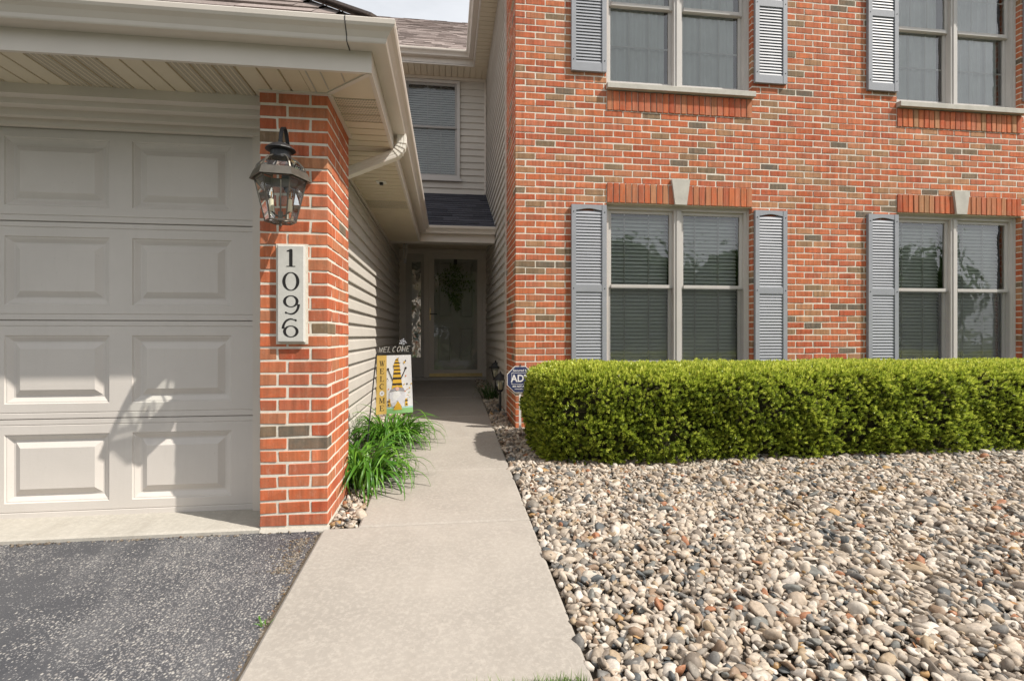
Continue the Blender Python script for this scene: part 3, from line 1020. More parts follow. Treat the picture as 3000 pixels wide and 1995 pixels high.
PT = H + 2.44                                   # top of porch roof at the wall
ux0, ux1, uz0, uz1 = XU(1347, BY)-.95, XU(1347, BY), H+2.69, H+4.36
siding('upper_wall', (-5, BY), (HX, BY), (0, -1), PT-.02, SOF2, holes=[(ux0+5, ux1+5, uz0, uz1)])
part(MB().box(HX-.045, HX-.018, BY-.045, BY-.0175, PT, SOF2), 'corner_trim', M['trim'])
part(MB().box(HX-.020, HX+.01, RETY-.006, RETY+.010, .25, SOF2), 'corner_trim', M['siding'])
part(MB().box(GX-.005, GX+.03, PYB, PYB+.05, .22, SOF), 'corner_trim', M['trim'])

# upper entry window
w = MB(); t = .05
w.box(ux0, ux0+t, BY-.05, BY+.05, uz0, uz1); w.box(ux1-t, ux1, BY-.05, BY+.05, uz0, uz1)
w.box(ux0+t, ux1-t, BY-.05, BY+.05, uz1-t, uz1); w.box(ux0-.03, ux1+.03, BY-.06, BY-.045, uz0-.045, uz0); w.box(ux0+t, ux1-t, BY-.045, BY+.05, uz0, uz0+t)
uw = part(w, 'window', M['frame'])
um = H + (985-375)/1500*8.78
for (s0, s1, yo) in ((uz0+t, um+.02, BY+.01), (um-.02, uz1-t, BY-.02)):
    m = MB(); p, q = ux0+t, ux1-t
    m.box(p, p+.035, yo, yo+.022, s0, s1); m.box(q-.035, q, yo, yo+.022, s0, s1); m.box(p+.035, q-.035, yo, yo+.022, s0, s0+.035); m.box(p+.035, q-.035, yo, yo+.022, s1-.035, s1)
    part(m, 'sash', M['frame'], uw)
    m = MB(); m.quad((p+.03, yo+.012, s0+.03), (q-.03, yo+.012, s0+.03), (q-.03, yo+.012, s1-.03), (p+.03, yo+.012, s1-.03)); part(m, 'pane', M['glass'], uw, fix=False)
    for f in (.42, .68):
        xx = p+(q-p)*f; part(MB().box(xx-.006, xx+.006, yo+.018, yo+.023, s0, s1), 'grille', M['frame'], uw)
zz = uz0+.07
me = slat_mesh(ux1-ux0-.14)
while zz < uz1-.06:
    o = bpy.data.objects.new('blind_slat', me); COL.objects.link(o); o.parent = uw; o.location = ((ux0+ux1)/2, BY+.12, zz); zz += .040
bk = MB(); bk.box(ux0-.02, ux1+.02, BY+.25, BY+.26, uz0-.02, uz1+.02); bk.box(ux0-.03, ux0-.02, BY+.05, BY+.26, uz0-.02, uz1+.02); bk.box(ux1+.02, ux1+.03, BY+.05, BY+.26, uz0-.02, uz1+.02)
bk.box(ux0-.02, ux1+.02, BY+.05, BY+.26, uz0-.03, uz0-.02); bk.box(ux0-.02, ux1+.02, BY+.05, BY+.26, uz1+.02, uz1+.03)
part(bk, 'room_backing', M['dark'], uw)
sc = MB(); sc.quad((ux0+t, BY-.035, uz0+t), (ux1-t, BY-.035, uz0+t), (ux1-t, BY-.035, uz1-t), (ux0+t, BY-.035, uz1-t)); part(sc, 'insect_screen', M['screen'], uw, fix=False)  # full-height screen added to darken the bright blinds behind it

# garage front ---------------------------------------------------------------
DX1 = XU(745, DY); SEC = .558; DZ0 = H-1.025
DXL = DX1-2.774
door = part(MB().box(DXL-.02, DX1+.02, DY+.035, DY+.05, DZ0+.002, DZ0+4*SEC), 'garage_door', M['garage'])
def section_mesh():
    mb = MB(); Wd = 2.774; Hh = SEC
    pan = [(.127+k*.66, .127+k*.66+.54) for k in range(4)]
    z0, z1 = .086, Hh-.086
    P = lambda x, z, d: (x, -d, z)                 # d > 0 comes forward
    rows = [(0.0, -.006), (.003, 0), (.030, 0), (.034, -.004), (.038, 0), (z0, 0)]
    top = [(z1, 0), (Hh-.038, 0), (Hh-.034, -.004), (Hh-.030, 0), (Hh-.005, 0), (Hh-.001, -.014)]
    for prof in (rows, top):
        for (a, b) in zip(prof[:-1], prof[1:]):
            mb.quad(P(0, a[0], a[1]), P(Wd, a[0], a[1]), P(Wd, b[0], b[1]), P(0, b[0], b[1]))
    xs = [0] + [x for p in pan for x in p] + [Wd]
    for i in range(0, len(xs), 2): mb.quad(P(xs[i], z0, 0), P(xs[i+1], z0, 0), P(xs[i+1], z1, 0), P(xs[i], z1, 0))
    steps = [(0, 0), (.005, -.007), (.010, -.007), (.034, -.022), (.044, -.022), (.078, -.003), (.0785, -.003)]
    for (a, b) in pan:
        for (i0, d0), (i1, d1) in zip(steps[:-1], steps[1:]):
            o = [P(a+i0, z0+i0, d0), P(b-i0, z0+i0, d0), P(b-i0, z1-i0, d0), P(a+i0, z1-i0, d0)]
            n = [P(a+i1, z0+i1, d1), P(b-i1, z0+i1, d1), P(b-i1, z1-i1, d1), P(a+i1, z1-i1, d1)]
            for k in range(4): mb.quad(o[k], o[(k+1) % 4], n[(k+1) % 4], n[k])
        i1, d1 = steps[-1]; mb.quad(P(a+i1, z0+i1, d1), P(b-i1, z0+i1, d1), P(b-i1, z1-i1, d1), P(a+i1, z1-i1, d1))
    return mb.mesh('door_section', M['garage'], fix=False)
sme = section_mesh()
for k in range(4):
    o = bpy.data.objects.new('door_section', sme); COL.objects.link(o); o.parent = door
    o.location = (DXL, DY, DZ0+k*SEC)
part(MB().box(DXL, DX1, DY-.004, DY+.03, DZ0-.012, DZ0-.0005), 'weather_seal', M['black'], door)
# jamb and header mouldings
part(MB().box(DX1+.003, PX0+.12, DY-.035, DY+.06, .150, SOF-.002), 'door_jamb', M['trim'])
part(MB().box(PX0+.002, PX0+.12, PYB-.02, DY-.035+.3, .150, SOF-.003), 'door_jamb', M['trim'])
hd = MB()
hd.prism([(2.925, SOF+.02), (2.925, SOF-.052), (2.965, SOF-.052), (2.965, SOF-.045), (3.00, SOF-.045), (3.005, SOF-.072), (3.030, SOF-.076), (3.036, SOF-.064), (3.085, SOF-.064), (3.09, SOF-.100),
          (3.118, SOF-.104), (3.124, SOF-.092), (3.150, SOF-.092), (3.155, SOF-.128), (3.178, SOF-.132), (3.182, SOF-.118), (DY-.006, SOF-.118), (DY-.006, SOF+.02)], -4.4, PX0-.001, lambda p, q, h: (h, p, q))
part(hd, 'header_moulding', M['trim'])
part(MB().box(-6.0, DXL-.003, DY-.30, DY+.06, .10, SOF-.001), 'garage_front_wall', M['siding'])

# soffits: twelve-inch triple panels
def soffit_panel(parent, s0, s1, d0, d1, z, along, vented):
    """panel spans s0..s1 along the eave and d0..d1 across it"""
    mb = MB(); n = 3; w = (s1-s0)/n
    def P(s, d, zz): return (s, d, zz) if along == 'x' else (d, s, zz)
    for i in range(n):
        a, b = s0+i*w, s0+(i+1)*w
        prof = [(a, z+.012), (a+.008, z+.012), (a+.010, z), (b-.002, z), (b, z+.012)]
        for (p, q) in zip(prof[:-1], prof[1:]):
            mb.cur = 1 if (vented and abs(p[1]-q[1]) < 1e-6 and p[1] == z) else 0
            mb.quad(P(p[0], d0, p[1]), P(p[0], d1, p[1]), P(q[0], d1, q[1]), P(q[0], d0, q[1]))
    part(mb, 'soffit_panel', [M['soffit'], M['vent_x' if along == 'x' else 'vent_y']], parent, fix=False)
sf = part(MB().box(-6.0, FX-.002, FY+.004, 2.95, SOF+.013, SOF+.02), 'garage_soffit', M['trim'])
x = -0.72; k = 0
while x > -5.5:
    soffit_panel(sf, x-.3048, x, FY+.002, 2.93 if x-.3 < PX0-.01 else PY-.002, SOF, 'x', k % 2 == 1); x -= .3048; k += 1
# corner panel and mitre strip
mb = MB(); mb.quad((-.72, FY, SOF+.001), (FX, FY, SOF+.001), (FX, FY+.30, SOF+.001), (-.72, FY+.30, SOF+.001)); part(mb, 'soffit_panel', M['soffit'], sf, fix=False)
part(MB().bar((FX-.012, FY+.012, SOF-.003), (PX1+.01, PY-.02, SOF-.003), .022, .008), 'mitre_strip', M['trim'], sf)
for (p, q) in (((-.69, FY+.02), (-.69, FY+.26)), ((-.62, FY+.02), (-.62, FY+.21)), ((-.52, FY+.02), (-.52, FY+.12))):
    part(MB().bar((*p, SOF), (*q, SOF), .006, .004), 'soffit_groove', M['door'], sf)
ss = part(MB().box(GX, FX-.003, FY+.30, PFY, SOF+.013, SOF+.02), 'side_soffit', M['trim'])
y = FY+.30; k = 0
while y < PFY+.1:
    soffit_panel(ss, y, min(y+.3048, PFY+.2), GX if y > PYB-.1 else PX1+.004, FX, SOF, 'y', k in (0, 7)); y += .3048; k += 1
part(MB().bar((PX1+.012, PY+.0, SOF-.006), (PX1+.012, PYB, SOF-.006), .022, .012), 'soffit_trim', M['trim'])
part(MB().bar((PX0, PY-.010, SOF-.005), (PX1+.02, PY-.010, SOF-.005), .018, .010), 'soffit_trim', M['trim'])
part(MB().bar((GX+.03, PYB, SOF-.012), (GX+.03, BY, SOF-.012), .02, .022), 'soffit_trim', M['trim'])

# fascias and gutters: profile offset outwards, mitred along a path
def sweep(name, prof, path, mat, closed=True):
    mb = MB(); n = len(prof); rows = [path(o) for (o, z) in prof]; m = len(rows[0])
    V = [(*rows[i][j], prof[i][1]) for j in range(m) for i in range(n)]
    F = []
    for j in range(m-1):
        for i in range(n if closed else n-1):
            i2 = (i+1) % n; F.append((j*n+i, j*n+i2, (j+1)*n+i2, (j+1)*n+i))
    if closed: F += [tuple(range(n)), tuple((m-1)*n+i for i in range(n))]
    mb.add(V, F); return part(mb, name, mat)
low_path = lambda o: [(-6, FY-o), (FX+o, FY-o), (FX+o, PFY-o), (HX-.02, PFY-o)]
up_path = lambda o: [(HXR, SY-o), (SX-o, SY-o), (SX-o, BFY-o), (-6, BFY-o)]
def gutter_profile(z):
    return [(.001, z), (.076, z), (.080, z+.006), (.083, z+.022), (.100, z+.046), (.118, z+.060), (.124, z+.072), (.126, z+.092), (.120, z+.098), (.112, z+.094),
            (.112, z+.086), (.116, z+.084), (.112, z+.064), (.074, z+.012), (.004, z+.008), (.004, z+.092), (.001, z+.092)]
GZ = H+1.400
sweep('fascia', [(0, SOF-.004), (0, GZ+.09), (-.02, GZ+.09), (-.02, SOF-.004)], low_path, M['trim'])
gut = sweep('gutter', gutter_profile(GZ), low_path, M['trim'])
sweep('fascia', [(0, SOF2-.004), (0, SOF2+.19), (-.02, SOF2+.19), (-.02, SOF2-.004)], up_path, M['trim'])
gut2 = sweep('gutter', gutter_profile(SOF2+.10), up_path, M['trim'])
# a seam band on the front gutter
sx = XU(1012, FY-.1)
part(MB().prism([(o+.0015 if o > .05 else o, z) for (o, z) in gutter_profile(GZ)[:9]] + [(.05, GZ-.003), (.002, GZ-.002)], sx, sx+.004, lambda o, z, h: (h, FY-o, z-.001)), 'gutter_seam', M['black'], gut)
# downspout: outlet, ribbed elbow, diagonal run, drop behind the pillar
def rect_sweep(mb, pts, w, d, side):
    V, F = [], []
    pts = [Vector(p) for p in pts]; side = Vector(side)
    ring = []
    nn = 24
    for i in range(nn):                                   # fluted rectangle
        a = 2*math.pi*i/nn; c, s = math.cos(a), math.sin(a); m_ = max(abs(c), abs(s)); fl = .96 if i % 2 else 1.0
        ring.append((c/m_*w/2*fl, s/m_*d/2*fl))
    for i, p in enumerate(pts):
        t = (pts[min(i+1, len(pts)-1)]-pts[max(i-1, 0)]).normalized()
        s = (side - t*side.dot(t)).normalized(); q = t.cross(s)
        for (a, b) in ring: V.append(p + s*a + q*b)
    n = nn
    for i in range(len(pts)-1):
        for k in range(n): F.append((i*n+k, i*n+(k+1) % n, (i+1)*n+(k+1) % n, (i+1)*n+k))
    F += [tuple(range(n)), tuple((len(pts)-1)*n+k for k in range(n))]
    mb.add(V, F)
ox, oy = FX+.055, 3.66
m = MB()
p0 = Vector((ox, oy, GZ+.004)); pe = Vector((GX+.085, oy+.02, H+1.115))
dirv = (pe-Vector((ox, oy, GZ-.11))).normalized()
arc = [p0, p0-Vector((0, 0, .045))]
c0 = p0-Vector((0, 0, .045))
for i in range(1, 9):
    f = i/8; an = f*math.radians(58)
    arc.append(c0 + Vector((-(1-math.cos(an))*.11, .0, -math.sin(an)*.11)))
    if i < 8: arc.append(arc[-1])
arc2 = [arc[0]]
for p in arc[1:]:
    if (p-arc2[-1]).length > 1e-6: arc2.append(p)
rect_sweep(m, arc2 + [pe], .074, .062, (0, 1, 0))
dsp = part(m, 'downspout', M['spout'], gut)
m = MB(); rect_sweep(m, [(GX+.075, oy+.02, H+1.14), (GX+.055, oy+.02, H+1.05), (GX+.055, oy+.02, gz(oy)+.10)], .062, .05, (0, 1, 0)); part(m, 'downspout', M['spout'], gut)
for i, p in enumerate(arc2[2:-1]):
    if i % 2 == 0:
        t = (arc2[i+3]-arc2[i+1]).normalized(); m = MB(); rect_sweep(m, [p-t*.004, p+t*.004], .080, .068, (0, 1, 0)); part(m, 'elbow_rib', M['spout'], gut)
# small outlet plate under the side soffit
px_, py_ = -.55, 4.42
hk = part(MB().box(px_-.04, px_+.04, py_-.035, py_+.035, SOF-.008, SOF-.001), 'soffit_plate', M['white'])
part(MB().box(px_-.014, px_+.014, py_-.018, py_+.018, SOF-.026, SOF-.0085), 'socket', M['black'], hk)

# upper soffits
us = part(MB().box(SX, HX+.02, SY, BFY+.2, SOF2+.013, SOF2+.02), 'upper_side_soffit', M['trim'])
y = SY+.02
while y < BFY:
    soffit_panel(us, y, y+.3048, SX, HX+.01, SOF2, 'y', False); y += .3048
ub = part(MB().box(-6, SX+.28, BFY, BY+.02, SOF2+.0135, SOF2+.0205), 'upper_back_soffit', M['trim'])
x = HX
while x > -2.6:
    soffit_panel(ub, x-.3048, x, BFY+.001, BY-.001, SOF2+.0005, 'x', False); x -= .3048
part(MB().box(SX, HXR, SY, HY+.05, SOF2+.005, SOF2+.012), 'upper_front_soffit', M['soffit'])
part(MB().box(-3, HX-.02, BY-.05, BY-.018, SOF2-.05, SOF2-.002), 'frieze_board', M['trim'])

# roofs with real shingle courses
def roof(name, e0, e1, up, length, mat, exposure=.14, tab=.30, e_trim=(0, 0), z_rise=None, parent=None):
    """e0-e1: eave line; up: unit vector up the slope; courses overlap like real ones; e_trim: shrink per metre at both ends (hips)"""
    e0, e1, up = Vector(e0), Vector(e1), Vector(up).normalized()
    t = (e1-e0).normalized(); nrm = t.cross(up)
    if nrm.z < 0: nrm = -nrm
    L = (e1-e0).length
    V, F, T = [], [], []
    k = 0; s = 0.0
    while s < length:
        a = e_trim[0]*min(s+exposure*1.25, length); b = L - e_trim[1]*min(s+exposure*1.25, length)
        if b-a < .05: break
        x = a - (random.random()*tab)
        while x < b:
            x2 = x + tab*random.choice((.5, .75, 1, 1.2))
            p, q = max(x, a), min(x2, b)
            if q-p > .01:
                th = random.choice((.005, .008, .011)); n = len(V)
                s1 = min(s+exposure*1.25, length)
                base = [e0+t*p+up*s, e0+t*q+up*s, e0+t*q+up*s1, e0+t*p+up*s1]
                V += [base[0]+nrm*.001, base[1]+nrm*.001, base[0]+nrm*(th+.004), base[1]+nrm*(th+.004), base[2]+nrm*.002, base[3]+nrm*.002]
                F += [(n, n+1, n+3, n+2), (n+2, n+3, n+4, n+5)]
                T += [random.random()]*6
            x = x2
        s += exposure; k += 1
    me = bpy.data.meshes.new(name); me.from_pydata(V, [], F); me.materials.append(mat)
    at = me.attributes.new('tone', 'FLOAT', 'POINT'); at.data.foreach_set('value', T)
    o = bpy.data.objects.new('shingles', me)
    deck = MB(); tl = length
    c = [e0+t*0, e0+t*L, e0+t*(L-e_trim[1]*tl)+up*tl, e0+t*(e_trim[0]*tl)+up*tl]
    deck.quad(*[tuple(p-nrm*.004) for p in c]); dk = part(deck, name, mat)
    put(o, dk); tag(o, kind='stuff')
    return dk
RZ = GZ+.098
p = .85; ln = math.hypot(1, p)
ex, ey = FX+.06, FY-.06
roof('garage_roof', (-5.2, ey, RZ), (ex, ey, RZ), (0, 1, p), 2.35*ln, M['shingle'], e_trim=(0, 1/ln))
roof('garage_roof', (ex, ey, RZ), (ex, 8.8, RZ), (-1, 0, p), 2.35*ln, M['shingle'], e_trim=(1/ln, 0))
mb = MB(); mb.bar((ex+.01, ey-.01, RZ+.012), (ex-2.35, ey+2.35, RZ+2.35*p+.02), .16, .012); part(mb, 'hip_cap', M['shingle'])
pp = (PT-(RZ))/(BY-(PFY-.06))
roof('porch_roof', (FX-1.2, PFY-.06, RZ+.004), (HX-.018, PFY-.06, RZ+.004), (0, 1, pp), (BY-PFY+.05)*math.hypot(1, pp), M['shingle_dark'], exposure=.127)
RZ2 = SOF2+.10+.10
p2 = .72; l2 = math.hypot(1, p2)
roof('back_roof', (-7, BFY-.06, RZ2), (SX+.4, BFY-.06, RZ2), (0, 1, p2), 4.1*l2, M['shingle'])
roof('main_roof', (SX-.06, SY-.06, RZ2), (HXR, SY-.06, RZ2), (0, 1, .5), 3.4*math.hypot(1, .5), M['shingle'], exposure=.3, tab=.6, e_trim=(1/math.hypot(1, .5), 0))
roof('main_roof', (SX-.06, BFY+3, RZ2), (SX-.06, SY-.06, RZ2), (1, 0, .5), 3.4*math.hypot(1, .5), M['shingle'], exposure=.3, tab=.6, e_trim=(0, 1/math.hypot(1, .5)))

# porch: beam, ceiling, light, entry wall
CEI = H+1.49
part(MB().box(GX, HX-.02, PFY+.022, PFY+.20, SOF-.003, CEI+.05), 'porch_beam', M['trim'])
pc = part(MB().box(GX-.05, HX, PFY+.2, BY+.2, CEI+.004, CEI+.02), 'porch_ceiling', M['soffit'])
part(MB().box(GX-.02, GX+.012, PFY, BY+.1, SOF+.002, CEI+.003), 'porch_frieze', M['siding'])
lx, ly = XU(1305, 8.15), 8.15
lt = part(MB().lathe((lx, ly, CEI-.02), [(.05, 0), (.085, .004), (.09, .022)], 24), 'porch_light', M['white'], pc)

m = MB(); m.box(GX, HX, BY+.14, BY+.16, gz(BY)-.05, CEI+.02)
entry = part(m, 'entry_wall', M['door'])
def bx(u0, u1, v0, v1, y0, y1):                       # photo rectangle on the entry wall -> box
    return (XU(u0, BY), XU(u1, BY), y0, y1, ZV(1300, v1, BY), ZV(1300, v0, BY))
cx3 = lambda x: 1150+x/3.484
cy3 = lambda yv: 680+yv/3.484
DB = gz(BY)+.035
def cbox(x0, x1, v0, v1, y0, y1): return bx(cx3(x0), cx3(x1), cy3(v0), cy3(v1), y0, y1)
# frame boards
fr = MB()
b = cbox(55, 135, 188, 1500, BY-.03, BY+.14); fr.box(b[0], b[1], b[2], b[3], DB-.05, b[5])
b = cbox(322, 366, 188, 1500, BY-.03, BY+.14); fr.box(b[0], b[1], b[2], b[3], DB-.05, b[5])
b = cbox(918, 996, 188, 1500, BY-.03, BY+.14); fr.box(b[0], b[1], b[2], b[3], DB-.05, b[5])
b = cbox(135, 322, 188, 225, BY-.03, BY+.14); fr.box(*b)
b = cbox(366, 918, 188, 225, BY-.03, BY+.14); fr.box(*b)
part(fr, 'door_frame', M['entry_trim'], entry)
b = cbox(-20, 55, 100, 1500, BY-.01, BY+.10); part(MB().box(b[0], b[1]-.002, b[2], b[3], DB-.05, CEI), 'entry_siding', M['siding'], entry)
b = cbox(996, 1020, 100, 1500, BY-.01, BY+.10); part(MB().box(b[0]+.002, HX-.018, b[2], b[3], DB-.05, CEI), 'entry_siding', M['siding'], entry)
b = cbox(55, 996, 100, 188, BY-.012, BY+.10); part(MB().box(b[0], b[1], b[2], b[3], b[4]+.002, CEI), 'head_board', M['entry_trim'], entry)
part(MB().box(XU(1168, BY), XU(1434, BY), BY-.12, BY+.14, gz(BY)-.02, DB-.003), 'threshold', M['door'], entry)
# sidelight
sl = MB(); a = cbox(135, 322, 225, 1500, BY+.02, BY+.06); g = cbox(195, 288, 305, 1280, 0, 0)
sl.box(a[0], g[0], a[2], a[3], DB, a[5]); sl.box(g[1], a[1], a[2], a[3], DB, a[5]); sl.box(g[0], g[1], a[2], a[3], g[5], a[5]); sl.box(g[0], g[1], a[2], a[3], DB, g[4])
sid = part(sl, 'sidelight', M['door'], entry)
m = MB(); m.quad((g[0], BY+.04, g[4]), (g[1], BY+.04, g[4]), (g[1], BY+.04, g[5]), (g[0], BY+.04, g[5])); part(m, 'sidelight_pane', M['sideglass'], entry, fix=False)
m = MB(); m.quad((g[0]-.02, BY+.10, g[4]-.02), (g[1]+.02, BY+.10, g[4]-.02), (g[1]+.02, BY+.10, g[5]+.02), (g[0]-.02, BY+.10, g[5]+.02)); part(m, 'sidelight_pale_backing', M['curtain'], entry, fix=False)  # pale sheer backing added behind the pane to make the sidelight read lighter
# inner door with six raised panels
ind = cbox(380, 905, 235, 1480, BY+.085, BY+.13)
idr = part(MB().box(ind[0], ind[1], ind[2], ind[3], DB, ind[5]), 'entry_door', M['door'])
for (x0, x1) in ((465, 600), (685, 820)):
    for (v0, v1) in ((490, 868), (970, 1330), (300, 440)):
        a = cbox(x0, x1, v0, v1, 0, 0); m = MB(); t_ = .018
        P = [(a[0], a[4]), (a[1], a[4]), (a[1], a[5]), (a[0], a[5])]; Q = [(a[0]+t_, a[4]+t_), (a[1]-t_, a[4]+t_), (a[1]-t_, a[5]-t_), (a[0]+t_, a[5]-t_)]
        R_ = [(a[0]+2*t_, a[4]+2*t_), (a[1]-2*t_, a[4]+2*t_), (a[1]-2*t_, a[5]-2*t_), (a[0]+2*t_, a[5]-2*t_)]
        y_ = BY+.084
        for k in range(4):
            k2 = (k+1) % 4
            m.quad((P[k][0], y_, P[k][1]), (P[k2][0], y_, P[k2][1]), (Q[k2][0], y_-.010, Q[k2][1]), (Q[k][0], y_-.010, Q[k][1]))
            m.quad((Q[k][0], y_-.010, Q[k][1]), (Q[k2][0], y_-.010, Q[k2][1]), (R_[k2][0], y_-.001, R_[k2][1]), (R_[k][0], y_-.001, R_[k][1]))
        part(m, 'door_panel', M['door'], idr, fix=False)
# storm door
o_ = cbox(367, 917, 226, 1478, BY-.01, BY+.025); g = cbox(425, 865, 275, 1405, 0, 0)
m = MB(); m.box(o_[0], g[0], o_[2], o_[3], DB, o_[5]); m.box(g[1], o_[1], o_[2], o_[3], DB, o_[5]); m.box(g[0], g[1], o_[2], o_[3], g[5], o_[5]); m.box(g[0], g[1], o_[2], o_[3], DB, g[4])
sd = part(m, 'storm_door', M['entry_trim'])
m = MB(); m.quad((g[0], BY+.006, g[4]), (g[1], BY+.006, g[4]), (g[1], BY+.006, g[5]), (g[0], BY+.006, g[5])); part(m, 'door_pane', M['stormglass'], sd, fix=False)
kp = cbox(375, 917, 1440, 1474, BY-.016, BY-.0105); part(MB().box(*kp), 'kick_strip', M['brass'], sd)
h = cbox(379, 391, 775, 900, BY-.022, BY-.0105); part(MB().box(*h), 'handle_plate', M['brass'], sd)
h = cbox(386, 456, 826, 838, 0, 0); part(MB().tube([(h[0], BY-.02, h[4]), (h[0], BY-.055, h[4]), (h[0]+.02, BY-.06, h[4]), (h[1], BY-.058, h[4]-.004)], .008, 8), 'door_handle', M['black'], sd)

# ------------------------------------------------------------------ lettering
def stroke(poly, w):
    """centre line with a width at each point -> outline polygons (quads)"""
    out = []
    P = [Vector(p) for p in poly]; n = len(P); W_ = w if isinstance(w, (list, tuple)) else [w]*n
    L_, R_ = [], []
    for i in range(n):
        t = (P[min(i+1, n-1)]-P[max(i-1, 0)]).normalized(); q = Vector((-t.y, t.x))
        L_.append(P[i]+q*W_[i]/2); R_.append(P[i]-q*W_[i]/2)
    return [[R_[i], R_[i+1], L_[i+1], L_[i]] for i in range(n-1)]
def ell(cx, cy, rx, ry, a0, a1, n=28): return [(cx+rx*math.cos(math.radians(a0+(a1-a0)*i/n)), cy+ry*math.sin(math.radians(a0+(a1-a0)*i/n))) for i in range(n+1)]
def ringw(cx, cy, rx, ry, thick, thin, n=40):
    out = []
    for i in range(n):
        q = []
        for (k, s) in ((i, 0), (i+1, 0), (i+1, 1), (i, 1)):
            a = 2*math.pi*k/n
            rr = (rx, ry) if s == 0 else (rx-thick, ry-thin)
            q.append(Vector((cx+rr[0]*math.cos(a), cy+rr[1]*math.sin(a))))
        out.append(q)
    return out
def rect(x0, y0, x1, y1): return [[Vector((x0, y0)), Vector((x1, y0)), Vector((x1, y1)), Vector((x0, y1))]]
def glyph(ch):
    if ch == '1':
        return rect(.40, .04, .60, .96) + rect(.24, 0, .76, .05) + [[Vector((.26, .84)), Vector((.43, .86)), Vector((.43, .96)), Vector((.50, 1.0)), Vector((.26, .90))]] + rect(.43, .955, .57, .998)
    if ch == '0': return ringw(.5, .5, .47, .5, .175, .05)
    if ch == '6':
        tail = ell(.5, .47, .44, .52, 62, 180, 20); ws = [.03+.10*math.sin(math.pi*min(1, i/20*.95)) if i < 14 else .12 for i in range(21)]
        return ringw(.5, .32, .44, .32, .17, .05) + stroke([(.80, .95)]+tail[1:], [.06]+[.05+.11*(i/20) for i in range(1, 21)]) + ringw(.78, .915, .06, .05, .06, .05, 12)
    if ch == '9': return [[Vector((1-p.x, 1-p.y)) for p in q] for q in glyph('6')]
    T, t = .15, .05; s = .07
    if ch == 'E': return rect(.18, 0, .33, 1) + rect(.05, 0, .85, t) + rect(.05, 1-t, .82, 1) + rect(.33, .48, .66, .53) + rect(.80, 0, .87, .24) + rect(.77, .78, .83, 1) + rect(.62, .40, .67, .61)
    if ch == 'L': return rect(.22, 0, .37, 1) + rect(.08, 0, .85, t) + rect(.08, 1-t, .52, 1) + rect(.79, 0, .86, .26)
    if ch == 'C':
        pts = ell(.52, .5, .40, .47, 48, 312, 30); return stroke(pts, [.05+.11*math.sin(math.pi*i/30)**2 for i in range(31)]) + rect(.76, .72, .82, .95)
    if ch == 'M':
        return rect(.10, 0, .16, 1) + rect(.80, 0, .94, 1) + stroke([(.12, 1), (.50, .08)], .14) + stroke([(.50, .05), (.84, 1)], .05) + rect(0, 0, .27, t) + rect(.70, 0, 1.04, t) + rect(0, 1-t, .2, 1) + rect(.82, 1-t, 1.04, 1)
    if ch == 'W':
        return stroke([(.10, 1), (.32, .02)], .13) + stroke([(.32, .02), (.52, .96)], .045) + stroke([(.48, 1), (.70, .02)], .13) + stroke([(.70, .02), (.92, 1)], .045) + rect(-.02, 1-t, .26, 1) + rect(.36, 1-t, .62, 1) + rect(.80, 1-t, 1.04, 1)
    if ch == 'O': return ringw(.5, .5, .45, .5, .14, .04)
    return []
def flat(name, polys, fn, off, mat, parent, label=None):
    mb = MB()
    for i, q in enumerate(polys):
        mb.add([fn(p[0], p[1], off + i*2e-6) for p in q], [tuple(range(len(q)))])
    return mb.build(name, mat, parent, fix=False, label=label)
def put_glyph(ch, x, y, w, h): return [[(x+p.x*w, y+p.y*h) for p in q] for q in glyph(ch)]

# ------------------------------------------------------------------ house number
ax0, ax1 = XU(811, PY-.03), XU(892, PY-.03)
az1, az0 = ZV(850, 718, PY-.03), ZV(850, 1003, PY-.03)
plaque = empty('address_plaque', ((ax0+ax1)/2, PY, az0), 'grey stone plaque with tall black numerals 1096 on the pillar', 'house number')
bv = .006
pm = MB(); yb, yf = PY-.001, PY-.030
Vp = [(ax0, yb, az0), (ax1, yb, az0), (ax1, yb, az1), (ax0, yb, az1), (ax0, yf+bv, az0), (ax1, yf+bv, az0), (ax1, yf+bv, az1), (ax0, yf+bv, az1),
      (ax0+bv, yf, az0+bv), (ax1-bv, yf, az0+bv), (ax1-bv, yf, az1-bv), (ax0+bv, yf, az1-bv)]
pm.add(Vp, [(0,1,5,4), (1,2,6,5), (2,3,7,6), (3,0,4,7), (4,5,9,8), (5,6,10,9), (6,7,11,10), (7,4,8,11), (8,9,10,11), (3,2,1,0)])
pm.build('stone_slab', M['plaque'], plaque)
Hn = az1-az0
for ch, c0, c1, wf in (('1', 150, 275, .36), ('0', 312, 443, .66), ('9', 475, 607, .64), ('6', 640, 770, .64)):
    zt = az1 - (c0-122)/(805-122)*Hn; zb = az1 - (c1-122)/(805-122)*Hn
    w_ = (ax1-ax0)*wf if ch != '1' else (ax1-ax0)*.62
    xc_ = (ax0+ax1)/2 + .001
    flat('numeral', put_glyph(ch, xc_-w_/2, zb, w_, zt-zb), lambda a, b, o: (a, yf-.0006-o, b), 0, M['ink'], plaque)
mj = MB(); mj.box(ax0-.012, ax1+.012, PY-.004, PY+.001, az0-.010, az1+.010); mj.build('mortar_bead', M['mortar'], plaque)

